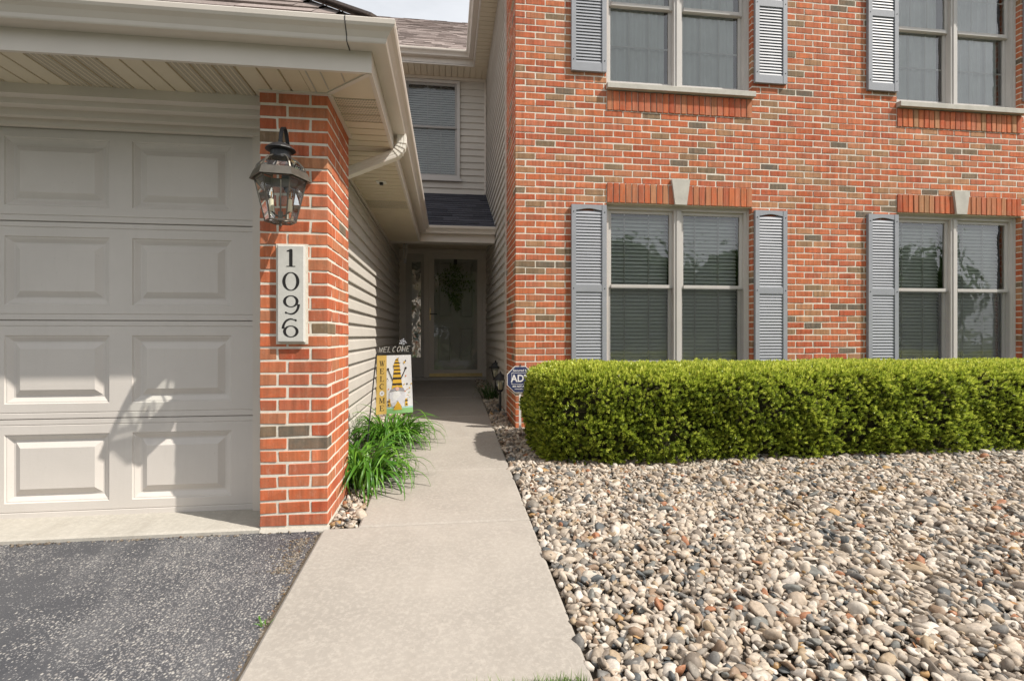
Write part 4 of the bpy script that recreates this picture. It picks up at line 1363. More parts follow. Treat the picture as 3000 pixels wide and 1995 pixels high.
# ------------------------------------------------------------------ wall lantern
LY = 2.705
lcx = XU(822, LY); lz = lambda v: ZV(822, v, LY)
lan = empty('wall_lantern', (lcx, PY, lz(653)), 'dark bronze lantern with clear glass and two candle bulbs on the brick pillar', 'lantern')
A0 = math.radians(-90-23)
def hexp(r, z, k): a = A0 + k*math.pi/3; return Vector((lcx+r*math.cos(a), LY+r*math.sin(a), z))
zb, zs_, zr, zc = lz(650), lz(527), lz(505), lz(462)
rb, rs, rband, rc = .072, .122, .146, .050
fr = MB()
for k in range(6):
    fr.bar(hexp(rb, zb, k), hexp(rs, zs_, k), .006)
    fr.bar(hexp(rb, zb, k), hexp(rb, zb, k+1), .007)
    fr.bar(hexp(rs, zs_, k), hexp(rs, zs_, k+1), .010)
fr.build('cage', M['bronze'], lan)
bd = MB()
for k in range(6):
    a, b, c, d = hexp(rs+.004, zs_+.002, k), hexp(rs+.004, zs_+.002, k+1), hexp(rband, zs_-.004, k+1), hexp(rband, zs_-.004, k)
    e, f = hexp(rs+.006, zr, k), hexp(rs+.006, zr, k+1)
    bd.quad(a, b, c, d); bd.quad(d, c, f, e); bd.quad(a, b, f, e)
bd.build('eave_band', M['bronze'], lan)
roofg = MB()
prof = [(rs, zr), (rs*.90, zr+(zc-zr)*.38), (rs*.68, zr+(zc-zr)*.76), (rc, zc)]
for k in range(6):
    ribs = MB()
    for (r0, z0), (r1, z1) in zip(prof[:-1], prof[1:]):
        ribs.bar(hexp(r0, z0, k), hexp(r1, z1, k), .006)
        roofg.quad(hexp(r0*.985, z0, k), hexp(r0*.985, z0, k+1), hexp(r1*.985, z1, k+1), hexp(r1*.985, z1, k))
    ribs.build('roof_rib', M['bronze'], lan)
roofg.build('roof_glass', M['lampglass'], lan, fix=False)
for k in range(6):
    q = MB(); q.quad(hexp(rb*.97, zb+.004, k), hexp(rb*.97, zb+.004, k+1), hexp(rs*.97, zs_-.004, k+1), hexp(rs*.97, zs_-.004, k)); q.build('glass_pane', M['lampglass'], lan, fix=False)
MB().lathe((lcx, LY, zc-.004), [(rc, 0), (rc*.98, .03), (rc*.94, .034), (rc*1.45, .040), (rc*1.40, .046), (rc*.95, .064), (rc*.5, .074), (.012, .080), (.010, .095)], 20).build('chimney_cap', M['black'], lan, smooth=False)
ctop = zc+.088
loop = []
for i in range(15):
    a = math.pi*i/14
    loop.append((lcx+.010*i/14, LY+.045-.045*math.cos(a), ctop + .085*math.sin(a) - .03*(i/14)**2))
loop.append((lcx+.012, PY-.055, ctop-.10)); loop.append((lcx+.012, PY-.02, ctop-.14))
m = MB()
for p, q in zip(loop[:-1], loop[1:]): m.bar(p, q, .018, .006)
m.build('hook_arm', M['black'], lan)
MB().prism([(lcx+.012+.048*math.cos(t*math.pi/8), ctop-.15+.095*math.sin(t*math.pi/8)) for t in range(16)], PY-.022, PY-.001, lambda p, q, h: (p, h, q)).build('back_plate', M['black'], lan)
fl = MB()
for k in range(6): fl.bar((lcx, LY, zb), hexp(rb, zb, k), .006)
fl.tube([(lcx, LY, zb-.002), (lcx, LY, zb+.05)], .012, 10); fl.tube([(lcx-.045, LY, zb+.055), (lcx-.02, LY, zb+.03), (lcx+.02, LY, zb+.03), (lcx+.045, LY, zb+.055)], .005, 8)
fl.tube([(lcx, LY, zb+.05), (lcx, LY, zs_)], .004, 6)
fl.build('socket_arm', M['bronze'], lan)
for sx_ in (-.045, .045):
    c = MB(); c.tube([(lcx+sx_, LY, zb+.050), (lcx+sx_, LY, zb+.112)], .0115, 12); cd = c.build('candle_sleeve', M['cream'], lan, smooth=False)
    MB().lathe((lcx+sx_, LY, zb+.112), [(.007, 0), (.0135, .012), (.015, .026), (.011, .046), (.003, .064)], 14).build('candle_bulb', M['bulb'], lan, smooth=True)
    MB().tube([(lcx+sx_, LY, zb+.116), (lcx+sx_+.002, LY, zb+.150)], .0022, 6).build('filament', M['amber'], lan)
# finial below
MB().lathe((lcx, LY, zb-.024), [(.002, 0), (.008, .006), (.005, .014), (.010, .022)], 10).build('finial', M['bronze'], lan)

# ------------------------------------------------------------------ garden flag
FYp = 4.12
flag_root = empty('garden_flag', (XU(1068, FYp), FYp, gz(FYp)-.02), 'gold and white welcome garden flag with bee-hatted gnome on black stand', 'garden flag')
TL, TR, BRt, BLt = [Vector((XU(u, FYp), FYp, ZV(u, v, FYp))) for (u, v) in ((1104.5, 1042), (1204.5, 1039), (1210.5, 1206), (1101.5, 1215))]
TR.y -= .03; BRt.y -= .02
def FP(a, b, o=0.0):                    # a across, b up
    t = TL.lerp(TR, a); s = BLt.lerp(BRt, a); p = s.lerp(t, b)
    wv = .006*math.sin(a*7+b*3)*(1-b)
    return Vector((p.x, p.y + wv - o, p.z))
def flag_grid(a0, a1, b0, b1, off, mat, name, na=10, nb=14, back=False):
    mb = MB(); V = [FP(a0+(a1-a0)*i/na, b0+(b1-b0)*k/nb, off) for k in range(nb+1) for i in range(na+1)]
    F = [(k*(na+1)+i, k*(na+1)+i+1, (k+1)*(na+1)+i+1, (k+1)*(na+1)+i) for k in range(nb) for i in range(na)]
    mb.add(V, F); return mb.build(name, mat, flag_root, smooth=True, fix=False)
flag_grid(0, 1, 0, 1, 0, M['flag_white'], 'cloth')
flag_grid(0, .285, 0, 1, .0012, M['flag_gold'], 'gold_band', 4)
flag_grid(.285, 1, 0, .085, .0012, M['flag_green'], 'printed_grass', 6, 2)
flag_grid(.285, 1, .085, .115, .0011, M['flag_aqua'], 'printed_haze', 6, 1)
fpn = lambda a, b, o: FP(a, b, .0022+o)
for ch, bc in zip('WELC*ME', (.865, .735, .605, .475, .355, .235, .105)):
    if ch == '*':
        pet = []
        for k in range(9):
            t_ = k*2*math.pi/9; cx_, cy_ = .155+.045*math.cos(t_), bc+.030*math.sin(t_)
            pet.append([(cx_+.026*math.cos(s*math.pi/4), cy_+.017*math.sin(s*math.pi/4)) for s in range(8)])
        flat('printed_daisy', pet, fpn, 0, M['flag_white'], flag_root)
        flat('daisy_eye', [[(.155+.018*math.cos(s*math.pi/4), bc+.012*math.sin(s*math.pi/4)) for s in range(8)]], fpn, .0006, M['flag_grey'], flag_root)
    else:
        flat('printed_letter', put_glyph(ch, .155-.075, bc-.046, .15, .092), fpn, 0, M['flag_ink'], flag_root)
# the printed gnome: striped tall hat, feelers, beard, body, feet
hat = [(.43, .42), (.455, .52), (.47, .62), (.485, .70), (.50, .76), (.475, .82), (.52, .88), (.545, .93), (.60, .95)]
hatr = [(.74, .42), (.715, .52), (.70, .62), (.685, .70), (.675, .76), (.665, .82), (.645, .88), (.625, .925), (.64, .96)]
for i in range(len(hat)-1):
    for s, mt in ((0, 'flag_amber'), (1, 'flag_ink')):
        lo, hi = (0, .62) if s == 0 else (.62, 1)
        A_, B_ = Vector(hat[i]).lerp(Vector(hat[i+1]), lo), Vector(hatr[i]).lerp(Vector(hatr[i+1]), lo)
        C_, D_ = Vector(hatr[i]).lerp(Vector(hatr[i+1]), hi), Vector(hat[i]).lerp(Vector(hat[i+1]), hi)
        flat('printed_hat', [[A_, B_, C_, D_]], fpn, .0002, M[mt], flag_root)
flat('printed_feeler', stroke([(.46, .56), (.40, .66), (.33, .755)], .022) + stroke([(.70, .60), (.77, .69), (.83, .765)], .022) +
     [[(cx_+.033*math.cos(s*math.pi/5), cy_+.021*math.sin(s*math.pi/5)) for s in range(10)] for cx_, cy_ in ((.325, .765), (.835, .775))], fpn, .0004, M['flag_ink'], flag_root)
flat('printed_brim', [[(.36, .365), (.46, .39), (.58, .40), (.70, .39), (.80, .375), (.76, .43), (.66, .475), (.58, .49), (.50, .475), (.41, .42)]], fpn, .0006, M['flag_grey'], flag_root)
flat('printed_brim', [[(.41, .42), (.50, .445), (.58, .455), (.67, .445), (.76, .43), (.66, .475), (.58, .49), (.50, .475)]], fpn, .0008, M['flag_amber'], flag_root)
flat('printed_beard', [[(.37, .37), (.80, .37), (.82, .27), (.76, .17), (.70, .10), (.62, .20), (.58, .22), (.54, .19), (.47, .10), (.40, .18), (.36, .27)]], fpn, .0005, M['beard'], flag_root)
flat('printed_nose', [[(.585+.055*math.cos(s*math.pi/6), .425+.030*math.sin(s*math.pi/6)) for s in range(12)]], fpn, .0011, M['flag_pink'], flag_root)
flat('printed_body', [[(.47, .06), (.71, .06), (.68, .14), (.60, .215), (.52, .14)]], fpn, .0007, M['flag_amber'], flag_root)
flat('printed_stripe', rect(.48, .10, .70, .125) + rect(.30, .20, .38, .22) + rect(.80, .20, .87, .225) + rect(.31, .14, .36, .16) + rect(.81, .14, .86, .16), fpn, .0009, M['flag_ink'], flag_root)
for q_ in ([(.32, .12), (.40, .12), (.39, .25), (.34, .25)], [(.79, .12), (.87, .12), (.85, .25), (.80, .25)]): flat('printed_arm', [q_], fpn, .0005, M['flag_amber'], flag_root)
dots = []
rr = random.Random(3)
for (a, b, mt, s) in ((.80, .875, 'flag_amber', .03), (.835, .90, 'flag_ink', .022), (.83, .64, 'flag_orange', .02), (.86, .50, 'flag_ink', .022), (.78, .495, 'flag_amber', .018), (.98, .50, 'flag_amber', .02),
                      (.93, .43, 'flag_amber', .02), (.86, .405, 'flag_orange', .015), (.80, .375, 'flag_orange', .022), (.90, .35, 'flag_green', .013), (.86, .31, 'flag_amber', .012), (.93, .36, 'flag_pink', .014),
                      (.90, .30, 'flag_orange', .011), (.87, .25, 'flag_grey', .012), (.93, .27, 'flag_green', .012), (.31, .60, 'flag_ink', .015), (.335, .575, 'flag_grey', .012), (.34, .42, 'flag_orange', .018), (.66, .86, 'flag_ink', .016), (.67, .80, 'flag_pink', .012), (.68, .74, 'flag_ink', .013)):
    flat('printed_flower', [[(a+s*math.cos(k*math.pi/4), b+s*.66*math.sin(k*math.pi/4)) for k in range(8)]], fpn, .0004, M[mt], flag_root)
# stand
bot = Vector((XU(1069, FYp), FYp+.01, gz(FYp)-.03))
MB().tube([bot, TL+Vector((-.006, .004, .01)), TL+Vector((0, .004, .016)), TR+Vector((.012, .004, .014))], .0048, 8).build('stand_pole', M['black'], flag_root)
# WELCOME lettering standing on the bar
def thin_letter(ch):
    d = {'W': [[(0, 1), (.25, 0), (.5, .8), (.75, 0), (1, 1)]], 'E': [[(.9, 1), (.1, 1), (.1, 0), (.9, 0)], [(.1, .5), (.7, .5)]], 'L': [[(.1, 1), (.1, 0), (.8, 0)]],
         'C': [ell(.5, .5, .42, .5, 50, 310, 12)], 'O': [ell(.5, .5, .44, .5, 0, 360, 16)], 'M': [[(.05, 0), (.05, 1), (.5, .35), (.95, 1), (.95, 0)]]}
    return d[ch]
base0 = TL + Vector((.004, .0, .026)); base1 = TR + Vector((-.01, 0, .028))
for i, ch in enumerate('WELCOME'):
    m = MB()
    for ln_ in thin_letter(ch):
        pts = [base0.lerp(base1, (i+.12+.76*a)/7) + Vector((.012*b, 0, .040*b)) for (a, b) in ln_]
        m.tube(pts, .0022, 6)
    m.build('metal_letter', M['plaque'], flag_root)
m = MB(); cxr = base0.lerp(base1, .78) + Vector((0, .01, .075))
for k in range(14):
    a = k*2.39996; r = .006+.0018*k
    m.tube([cxr, cxr+Vector((r*math.cos(a), -.01, r*math.sin(a)))], [.004, .006], 6)
m.tube([cxr, base0.lerp(base1, .78)], .003, 6)
m.build('rosette', M['shutter'], flag_root)

# ------------------------------------------------------------------ security sign
SGY = 4.99
sg = empty('yard_sign', (XU(1523, SGY), SGY, gz(SGY)-.03), 'dark blue octagonal security company sign on a white stake by the brick corner', 'sign')
scx, scz, sr = XU(1524, SGY), ZV(1524, 1111.5, SGY), .137
octp = lambda r: [(scx+r*1.0*math.cos(math.pi/8+k*math.pi/4), scz+r*math.sin(math.pi/8+k*math.pi/4)) for k in range(8)]
MB().prism(octp(sr*1.035), SGY-.003, SGY+.003, lambda a, b, h: (a, h, b)).build('sign_edge', M['sign_white'], sg)
MB().prism(octp(sr*.985), SGY-.0042, SGY-.0031, lambda a, b, h: (a, h, b)).build('sign_face', M['sign_blue'], sg)
fs_ = lambda a, b, o: (a, SGY-.0050-o, b)
q = .086
fr_ = []
for (x0, z0, x1, z1) in ((-q, .062, q, .0655), (-q, -.048, q, -.0445), (-q, -.048, -q+.0035, .0655), (q-.0035, -.048, q, .0655)): fr_ += rect(scx+x0, scz+z0, scx+x1, scz+z1)
flat('sign_frame', fr_, fs_, 0, M['sign_white'], sg)
def text_mesh(txt, size, cx_, cz_, name, mat, parent, sx=1.0, bold=0.0, y=SGY-.0052, shear=0.0):
    cu = bpy.data.curves.new(name, 'FONT'); cu.body = txt; cu.size = size; cu.align_x = 'CENTER'; cu.align_y = 'CENTER'; cu.offset = bold; cu.shear = shear
    ob = bpy.data.objects.new(name+'_tmp', cu); COL.objects.link(ob)
    dg = bpy.context.evaluated_depsgraph_get(); me = bpy.data.meshes.new_from_object(ob.evaluated_get(dg))
    bpy.data.objects.remove(ob)
    for v in me.vertices: v.co = (cx_+v.co.x*sx, y, cz_+v.co.y)
    me.materials.clear(); me.materials.append(mat)
    o = bpy.data.objects.new(name, me); put(o, parent); return o
text_mesh('ADT', .098, scx, scz+.008, 'sign_lettering', M['sign_white'], sg, .92, .0022)
text_mesh('Secured by', .034, scx, scz+.088, 'sign_lettering', M['sign_white'], sg, 1.0, .0004, shear=.25)
text_mesh('800 ADT ASAP', .024, scx, scz-.068, 'sign_lettering', M['sign_white'], sg, 1.0, .0006)
text_mesh('www.adt.com', .020, scx, scz-.092, 'sign_lettering', M['sign_white'], sg, 1.0, .0002)
MB().box(scx-.011, scx+.011, SGY+.004, SGY+.012, gz(SGY)-.03, scz+sr*.8).build('stake', M['sign_white'], sg)
MB().lathe((scx, SGY, scz+sr*.955), [(.008, 0), (.008, .012), (.004, .016)], 10).build('stake_cap', M['black'], sg)

# ------------------------------------------------------------------ path lights
def path_light(x, y, h, label, lean=0.0):
    z = gz(y)-.02
    r = empty('path_light', (x, y, z), label, 'path light', 'black path lights beside the house wall')
    MB().tube([(x, y, z), (x+lean, y, z+h*.52)], .014, 10).build('post', M['black'], r)
    c = (x+lean, y, z+h*.52)
    MB().lathe(c, [(.010, 0), (.030, .012), (.030, .020), (.020, .024)], 12).build('collar', M['black'], r)
    MB().lathe(c, [(.034, .022), (.046, .060), (.062, .145), (.060, .150)], 12).build('lamp_glass', M['lampglass'], r, smooth=True)
    cg = MB()
    for k in range(6):
        a = k*math.pi/3+.3
        cg.bar(Vector(c)+Vector((.036*math.cos(a), .036*math.sin(a), .02)), Vector(c)+Vector((.066*math.cos(a), .066*math.sin(a), .150)), .006)
    cg.build('cage', M['black'], r)
    MB().lathe(c, [(.022, .03), (.030, .06), (.026, .12)], 10).build('candle', M['cream'], r)
    MB().lathe(c, [(.086, .146), (.090, .156), (.060, .176), (.050, .198), (.030, .214), (.012, .222), (.010, .240), (.002, .248)], 14).build('cap', M['black'], r)
    return r
path_light(XU(1468, 5.98)-.01, 5.98, .46, 'black lantern path light on a post by the brick return')
path_light(XU(1452, 6.75), 6.75, .56, 'black lantern path light behind the dark grass tuft')

# ------------------------------------------------------------------ strap-leaved plants
def blade_mesh(L, w, bend, curl, mat, n=9):
    mb = MB(); V, F = [], []
    x = z = 0.0; ang = math.radians(84)
    for i in range(n+1):
        t = i/n
        ww = w*(0.75+.5*t if t < .4 else 1.0)*(1-max(0, (t-.45)/.55)**1.6) + .0008
        fold = .28*ww*(1-t*.5)
        s = math.sin(t*3)*curl
        V += [(x, -ww/2+s, z+fold), (x, s, z), (x, ww/2+s, z+fold)]
        st = L/n
        x += math.cos(ang)*st; z += math.sin(ang)*st
        ang -= bend*(.35+1.5*t)/n
    for i in range(n): F += [(i*3, i*3+1, i*3+4, i*3+3), (i*3+1, i*3+2, i*3+5, i*3+4)]
    mb.add(V, F)
    return mb.mesh('leaf', mat, smooth=True, fix=False)
def clump(name, label, c, n, L, w, mat, spread, cat='plant', group=None, bend=(2.7, 4.6), sx=1.0):
    root = empty(name, (c[0], c[1], c[2]), label, cat, group)
    lib = [blade_mesh(random.uniform(*L), random.uniform(*w), random.uniform(*bend), random.uniform(-.03, .03), mat) for _ in range(26)]
    for i in range(n):
        o = bpy.data.objects.new('leaf', random.choice(lib)); COL.objects.link(o); o.parent = root
        a = random.uniform(0, 2*math.pi); r = spread*math.sqrt(random.random())
        o.location = (r*math.cos(a)*sx, r*math.sin(a), 0)
        o.rotation_euler = (random.gauss(0, .20), random.gauss(.22, .26), a + random.gauss(0, .55))
        s = random.uniform(.65, 1.08); o.scale = (s, s, s)
    return root
g_l = 'daylily clumps beside the garage siding'
clump('daylily', 'bright green daylily clump arching over the walk by the pillar', (XU(1062, 3.62), 3.62, gz(3.62)-.02), 290, (.40, .62), (.014, .023), M['lily'], .15, group=g_l)
clump('daylily', 'bright green daylily clump growing beneath the welcome flag', (XU(1143, 4.62), 4.62, gz(4.62)-.02), 280, (.40, .60), (.013, .021), M['lily'], .15, group=g_l)
clump('daylily', 'small daylily tuft between the pillar and the siding foundation', (-.70, 3.95, gz(3.95)-.02), 34, (.30, .46), (.014, .022), M['lily'], .06, group=g_l)
clump('monkey_grass', 'dark fine-leaved grass tuft in the shaded bed beside the porch', (XU(1440, 6.78), 6.78, gz(6.78)-.02), 150, (.26, .42), (.006, .010), M['lirio'], .10, bend=(1.2, 2.8))
def weed(loc, label, n=9):
    clump('weed', label, loc, n, (.03, .055), (.004, .007), M['lily'], .012, bend=(.8, 2.4))
weed((WALK_N-.015, 2.02, gz(2.02)-.012), 'small green weed in the joint between driveway and walk', 6)

# ------------------------------------------------------------------ hedge
HB0, HB1 = 3.78, 4.78        # front, back
HL, HR = 0.70, 7.75
HZ0, HZ1 = gz(3.8)-.01, H-.278
def hedge_pts(n):
    """points and normals on a rounded, slightly lumpy block"""
    P, N = [], []
    Lx, Ly, Lz = HR-HL, HB1-HB0, HZ1-HZ0
    rad = .21
    vis = HR-HL
    areas = np.array([vis*Lz*1.15, vis*Ly*1.0, Ly*Lz*1.1, Ly*Lz*.9])
    cnt = (areas/areas.sum()*n).astype(int)
    def lump(x, y, z): return .022*np.sin(x*5.1+z*4)+.018*np.sin(x*11.3+y*6+1)+.014*np.sin(z*13+x*3)
    out = []
    # front
    x = HL + rng.random(cnt[0])*vis; z = HZ0+.02+rng.random(cnt[0])*(Lz-.02)
    out.append((np.stack([x, np.full_like(x, HB0), z], 1), np.tile([0., -1, .12], (len(x), 1))))
    x = HL + rng.random(cnt[1])*vis; y = HB0 + rng.random(cnt[1])*Ly
    out.append((np.stack([x, y, np.full_like(x, HZ1)], 1), np.tile([0., -.1, 1], (len(x), 1))))
    y = HB0 + rng.random(cnt[2])*Ly; z = HZ0+.02+rng.random(cnt[2])*(Lz-.02)
    out.append((np.stack([np.full_like(y, HL), y, z], 1), np.tile([-1., 0, .12], (len(y), 1))))
    y = HB0 + rng.random(cnt[3])*Ly; z = HZ0+.02+rng.random(cnt[3])*(Lz-.02)
    out.append((np.stack([np.full_like(y, HR), y, z], 1), np.tile([1., 0, .12], (len(y), 1))))
    P = np.concatenate([o[0] for o in out]); N = np.concatenate([o[1] for o in out])
    return round_block(P, N, rad)
def round_block(P, N, rad):
    lo = np.array([HL+rad, HB0+rad, HZ0+.05]); hi = np.array([HR-rad, HB1-rad, HZ1-rad])
    core = np.clip(P, lo, hi); d = P-core; ln_ = np.linalg.norm(d, axis=1, keepdims=True); ln_[ln_ < 1e-6] = 1
    nn = d/ln_
    P2 = core + nn*rad
    x, y, z = P2[:, 0], P2[:, 1], P2[:, 2]
    b = .020*np.sin(x*4.7+z*3.1)+.014*np.sin(x*10.3+y*7+1.3)+.013*np.sin(z*12+x*2.6)+.012*np.sin(x*23+z*19)+.010*np.sin(x*37+y*31)*np.sin(z*41+x*9)
    # the bottom tucks in a little, the left end bulges
    tuck = np.clip(1-(z-HZ0)/.28, 0, 1)**1.5*.055
    P2 = P2 + nn*(b*np.where(nn[:, 2:3] > .7, .30, 1)[:, 0] - tuck*(1-np.abs(nn[:, 2])))[:, None]
    return P2, nn
hedge = empty('yew_hedge', ((HL+HR)/2, (HB0+HB1)/2, HZ0), 'long clipped yew hedge with bright green new growth below the windows', 'hedge')
# twig mass inside
gx, gz_ = 90, 14
cv, cf = [], []
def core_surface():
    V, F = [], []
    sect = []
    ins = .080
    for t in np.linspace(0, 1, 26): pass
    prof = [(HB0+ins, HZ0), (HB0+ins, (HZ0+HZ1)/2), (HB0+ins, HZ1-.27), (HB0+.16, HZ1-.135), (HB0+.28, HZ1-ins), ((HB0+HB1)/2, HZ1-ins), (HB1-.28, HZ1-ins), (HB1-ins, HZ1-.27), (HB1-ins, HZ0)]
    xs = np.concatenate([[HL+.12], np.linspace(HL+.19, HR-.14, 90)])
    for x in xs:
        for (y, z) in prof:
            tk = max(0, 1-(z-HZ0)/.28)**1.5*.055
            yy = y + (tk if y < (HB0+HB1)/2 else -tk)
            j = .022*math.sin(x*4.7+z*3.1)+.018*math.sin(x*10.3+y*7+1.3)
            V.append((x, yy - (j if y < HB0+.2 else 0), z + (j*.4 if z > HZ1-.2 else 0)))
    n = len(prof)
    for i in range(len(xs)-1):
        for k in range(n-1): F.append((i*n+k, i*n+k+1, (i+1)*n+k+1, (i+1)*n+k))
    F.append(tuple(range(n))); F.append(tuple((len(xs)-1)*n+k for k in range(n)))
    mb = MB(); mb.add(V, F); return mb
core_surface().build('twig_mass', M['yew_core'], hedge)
def sprigs(n):
    P, N = hedge_pts(n)
    x, y, z = P.T
    thin = np.sin(x*6.1+np.sin(z*7)*1.3)*np.sin(z*9.3+x*2.2+y*5) + .6*np.sin(x*17+z*11)*np.sin(z*23-x*5+y*13)
    keep = rng.random(len(P)) < np.where(N[:, 2] > .75, 1.0, np.clip(.84 + .55*thin, .25, 1))
    P, N = P[keep], N[keep]
    n = len(P)
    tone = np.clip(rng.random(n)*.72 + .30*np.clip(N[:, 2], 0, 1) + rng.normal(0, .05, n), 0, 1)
    depth = np.abs(rng.normal(0, .030, n)) - .016
    P = P - N*depth[:, None]
    up = np.array([0, 0, 1.0])
    ax = N*rng.uniform(.5, 1.2, n)[:, None] + up*rng.uniform(.1, .9, n)[:, None] + rng.normal(0, .38, (n, 3))
    ax /= np.linalg.norm(ax, axis=1, keepdims=True)
    ref = rng.normal(size=(n, 3)); s = np.cross(ax, ref); s /= np.linalg.norm(s, axis=1, keepdims=True); q = np.cross(ax, s)
    Ls = rng.uniform(.022, .048, n)
    nd = 9
    Vs = []
    for k in range(nd):
        t = (k+.3)/nd; a = k*2.4
        base = P + ax*(Ls*t)[:, None]
        out = s*math.cos(a) + q*math.sin(a)
        dirn = out*.75 + ax*(.55+.6*t); dirn /= np.linalg.norm(dirn, axis=1, keepdims=True)
        side = np.cross(dirn, ax); side /= np.linalg.norm(side, axis=1, keepdims=True)+1e-9
        ln_ = (.023-.005*t)*rng.uniform(.75, 1.2, n); w = .0045
        Vs.append(np.stack([base, base+dirn*(ln_*.5)[:, None]+side*w, base+dirn*ln_[:, None], base+dirn*(ln_*.5)[:, None]-side*w], 1))
    V = np.stack(Vs, 1)                    # n, nd, 4, 3
    # shared base vertex keeps each sprig one island (one colour)
    nv = nd*3+1
    VV = np.concatenate([P[:, None, :], V[:, :, 1:, :].reshape(n, nd*3, 3)], 1)
    F = []
    for k in range(nd): F.append([0, 1+k*3, 2+k*3, 3+k*3])
    F = np.array(F)
    FF = (F[None] + (np.arange(n)*nv)[:, None, None]).reshape(-1, 4)
    return VV.reshape(-1, 3), FF, np.repeat(tone, nv)
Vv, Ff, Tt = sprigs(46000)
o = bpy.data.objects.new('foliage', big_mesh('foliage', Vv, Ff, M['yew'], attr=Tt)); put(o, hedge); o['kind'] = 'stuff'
tw = MB()
Pt, Nt = hedge_pts(1500)
for p_, n_ in zip(Pt, Nt):
    if n_[2] > .6: continue
    a_ = Vector(p_) - Vector(n_)*.085; d_ = (Vector(n_) + Vector(rng.normal(0, .6, 3)) + Vector((0, 0, .5))).normalized()
    tw.tube([a_, a_+d_*random.uniform(.05, .10)], [.0028, .0014], 4, cap=False)
tw.build('twigs', M['bark'], hedge, kind='stuff', fix=False)
for i in range(9):
    x = .95+i*.55+random.uniform(-.1, .1); y = 4.15+random.uniform(-.05, .2)
    m = MB(); m.tube([(x, y, gz(y)-.05), (x+random.uniform(-.05, .05), y, gz(y)+.25), (x+random.uniform(-.12, .12), y-.05, gz(y)+.55)], [.022, .017, .008], 7); m.build('stem', M['bark'], hedge)

# ------------------------------------------------------------------ lawn edge
def blades(n, x0, x1, y0, y1, hmin, hmax):
    X = rng.uniform(x0, x1, n); Y = rng.uniform(y0, y1, n); Z = gz(1)*Y-.05
    hgt = rng.uniform(hmin, hmax, n); a = rng.uniform(0, 6.28, n); ln_ = rng.uniform(.1, .6, n)*hgt
    d = np.stack([np.cos(a), np.sin(a), np.zeros(n)], 1); s = np.stack([-np.sin(a), np.cos(a), np.zeros(n)], 1)*.0022
    B = np.stack([X, Y, Z], 1); T = B + d*ln_[:, None] + np.stack([np.zeros(n), np.zeros(n), hgt], 1)
    Mi = B + d*(ln_*.35)[:, None] + np.stack([np.zeros(n), np.zeros(n), hgt*.6], 1)
    V = np.stack([B-s, B+s, Mi+s*.8, Mi-s*.8, T], 1)
    F = np.array([[0, 1, 2], [0, 2, 3], [3, 2, 4]])
    return V.reshape(-1, 3), (F[None] + (np.arange(n)*5)[:, None, None]).reshape(-1, 3)
Vv, Ff = blades(2600, -.6, .46, 1.30, 1.575, .04, .075)
o = bpy.data.objects.new('lawn_grass', big_mesh('lawn_grass', Vv, Ff, M['grass'])); put(o)
tag(o, 'short green grass meeting the end of the concrete walk', 'grass', kind='stuff')
Vv, Ff = blades(700, .05, .44, 1.555, 1.583, .055, .085)
o = bpy.data.objects.new('grass_fringe', big_mesh('grass_fringe', Vv, Ff, M['grass'])); put(o)
tag(o, 'fringe of taller grass overhanging the walk end', 'grass', kind='stuff')

# ------------------------------------------------------------------ dry leaf bits on the stones
M['litter'] = mat_leaf('dry_leaf_bits', [(0, (.20,.09,.03)), (.5, (.34,.14,.05)), (1, (.42,.26,.12))], 0.2)
n = 150
Xl = np.concatenate([rng.uniform(.6, 5.5, 110), rng.uniform(.5, 1.4, 40)]); Yl = np.concatenate([rng.uniform(1.5, 3.75, 110), rng.uniform(3.3, 3.8, 40)])
B = np.stack([Xl, Yl, gz(1)*Yl + .022 + rng.uniform(0, .008, n)], 1)
d = rng.normal(size=(n, 3)); d[:, 2] *= .3; d /= np.linalg.norm(d, axis=1, keepdims=True)
e = np.cross(d, rng.normal(size=(n, 3))*np.array([.3, .3, 1])); e /= np.linalg.norm(e, axis=1, keepdims=True)
L_ = rng.uniform(.015, .045, n)[:, None]; w_ = L_*rng.uniform(.15, .4, (n, 1))
V = np.stack([B, B+d*L_*.5+e*w_, B+d*L_, B+d*L_*.5-e*w_], 1)
F = (np.array([[0, 1, 2, 3]])[None] + (np.arange(n)*4)[:, None, None]).reshape(-1, 4)
o = bpy.data.objects.new('leaf_litter', big_mesh('leaf_litter', V.reshape(-1, 3), F, M['litter'])); put(o)
tag(o, 'bits of dry brown leaf scattered over the pebbles', 'leaf litter', kind='stuff')

# ------------------------------------------------------------------ wind chime and door swag
wy = 7.75; wx = XU(1187, wy)
ch_ = empty('wind_chime', (wx, wy, CEI), 'slim metal wind chime hanging from the porch ceiling by the sidelight', 'wind chime')
MB().tube([(wx, wy, CEI+.003), (wx, wy, CEI-.10)], .0015, 6).build('cord', M['black'], ch_)
MB().lathe((wx, wy, CEI-.115), [(.038, 0), (.038, .012), (.01, .018)], 14).build('top_disc', M['bark'], ch_)
for k in range(5):
    a = k*1.2566; L_ = .14+.018*k
    MB().tube([(wx+.03*math.cos(a), wy+.03*math.sin(a), CEI-.114), (wx+.03*math.cos(a), wy+.03*math.sin(a), CEI-.135-L_)], .006, 8).build('chime_tube', M['plaque'], ch_)
MB().tube([(wx, wy, CEI-.114), (wx, wy, CEI-.34)], .0012, 6).build('cord', M['black'], ch_)
MB().box(wx-.02, wx+.02, wy-.002, wy+.002, CEI-.41, CEI-.338).build('wind_sail', M['shutter'], ch_)

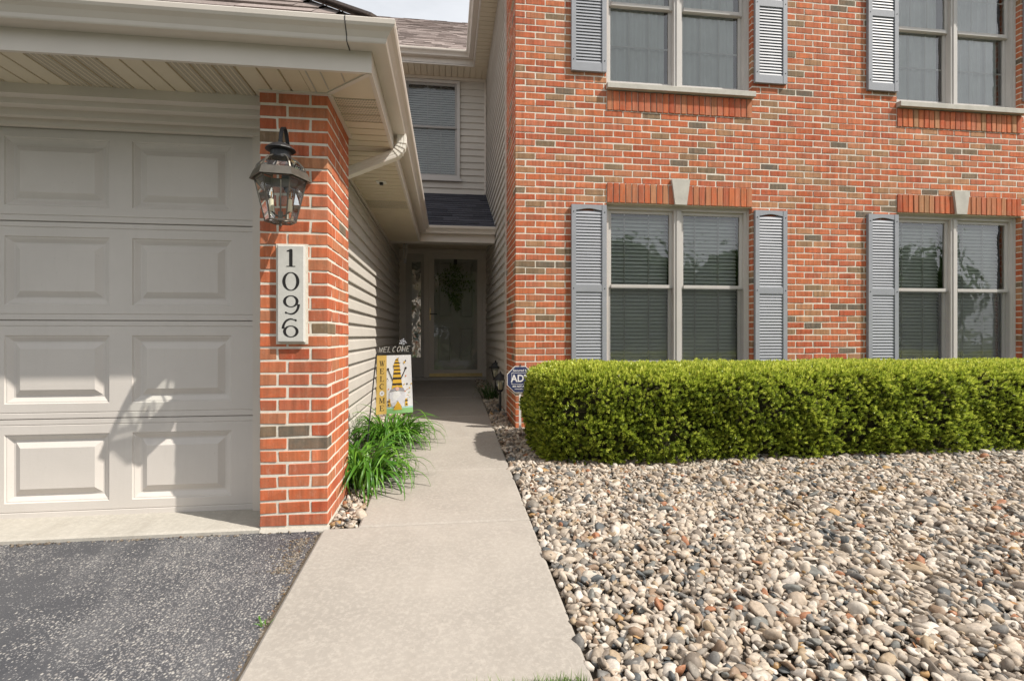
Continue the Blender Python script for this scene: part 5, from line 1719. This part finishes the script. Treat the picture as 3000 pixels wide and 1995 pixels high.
sx_, sy_ = XU(1334, BY+.06), BY+.060
sz_ = ZV(1300, 765, BY)
swag = empty('door_swag', (sx_, sy_, sz_-.75), 'hanging leafy greenery swag behind the storm door glass', 'wreath')
n = 620
t_ = rng.random(n)
Xs = sx_ + rng.normal(0, 1, n)*(.03+.14*np.sin(np.pi*np.clip(t_*1.1, 0, 1))**1.0)*np.where(t_ > .6, .45, 1) - .04*np.sin(t_*3) + .10*np.clip(t_-.5, 0, 1)
Zs = sz_ - .04 - t_*.78
Ys = sy_ + rng.uniform(-.022, .008, n)
d = rng.normal(size=(n, 3)); d[:, 1] *= .25; d[:, 2] -= .9; d /= np.linalg.norm(d, axis=1, keepdims=True)
s = np.cross(d, np.array([0, 1, 0])) + rng.normal(0, .2, (n, 3))*np.array([1, .3, 1]); s /= np.linalg.norm(s, axis=1, keepdims=True)
B = np.stack([Xs, Ys, Zs], 1); ln_ = rng.uniform(.03, .075, n)[:, None]
V = np.stack([B, B+d*ln_*.5+s*.009, B+d*ln_, B+d*ln_*.5-s*.009], 1)
V[:, :, 1] = np.clip(V[:, :, 1], BY+.012, BY+.074)
F = (np.array([[0, 1, 2, 3]])[None] + (np.arange(n)*4)[:, None, None]).reshape(-1, 4)
o = bpy.data.objects.new('leaves', big_mesh('leaves', V.reshape(-1, 3), F, M['swag'])); put(o, swag); o['kind'] = 'stuff'
MB().box(sx_-.03, sx_+.03, sy_-.01, sy_+.02, sz_-.05, sz_+.04).build('hanger', M['black'], swag)

# ------------------------------------------------------------------ trees over the road (seen only as reflections in the panes)
def tree(x, y, h, r, label, seed):
    R_ = np.random.default_rng(seed)
    z0 = ground_z(x, y)
    root = empty('maple_tree', (x, y, z0), label, 'tree', 'trees across the road')
    m = MB(); m.tube([(x, y, z0-.1), (x+.1, y, z0+h*.3), (x, y+.1, z0+h*.75)], [.20, .15, .05], 9)
    for k in range(7):
        a = k*.9; zz = z0+h*(.3+.06*k)
        m.tube([(x+.05, y, zz), (x+r*.6*math.cos(a), y+r*.6*math.sin(a), zz+h*.16)], [.06, .02], 6)
    m.build('trunk', M['bark'], root)
    nb = 80
    c = R_.normal(size=(nb, 3)); c /= np.linalg.norm(c, axis=1, keepdims=True); c *= R_.uniform(.35, 1, (nb, 1))
    c = c*np.array([r*1.15, r, h*.44]) + np.array([x, y, z0+h*.52])
    n = 15000; w = R_.integers(0, nb, n)
    p = c[w] + R_.normal(0, r*.13, (n, 3))
    d = R_.normal(size=(n, 3)); d /= np.linalg.norm(d, axis=1, keepdims=True); e = np.cross(d, R_.normal(size=(n, 3))); e /= np.linalg.norm(e, axis=1, keepdims=True)
    sz = R_.uniform(.22, .44, n)[:, None]
    V = np.stack([p, p+d*sz*.5+e*sz*.4, p+d*sz, p+d*sz*.5-e*sz*.4], 1)
    F = (np.array([[0, 1, 2, 3]])[None] + (np.arange(n)*4)[:, None, None]).reshape(-1, 4)
    o = bpy.data.objects.new('crown', big_mesh('crown', V.reshape(-1, 3), F, M['tree'])); put(o, root); o['kind'] = 'stuff'
for i, (x, y, h, r) in enumerate(((-11, -24, 8.5, 3.2), (-4.5, -23, 8.6, 3.0), (.8, -22, 9.2, 3.1), (6.5, -25, 8.2, 3.0), (10.5, -22, 9.4, 3.0), (14.5, -24, 8.3, 2.9),
                                  (18.5, -22, 7.4, 3.0), (23.5, -25, 8.4, 3.3), (29.5, -24, 7.4, 3.2), (36, -25, 8.6, 3.4))):
    tree(x, y, h, r, 'leafy green tree on the far side of the road', 50+i)
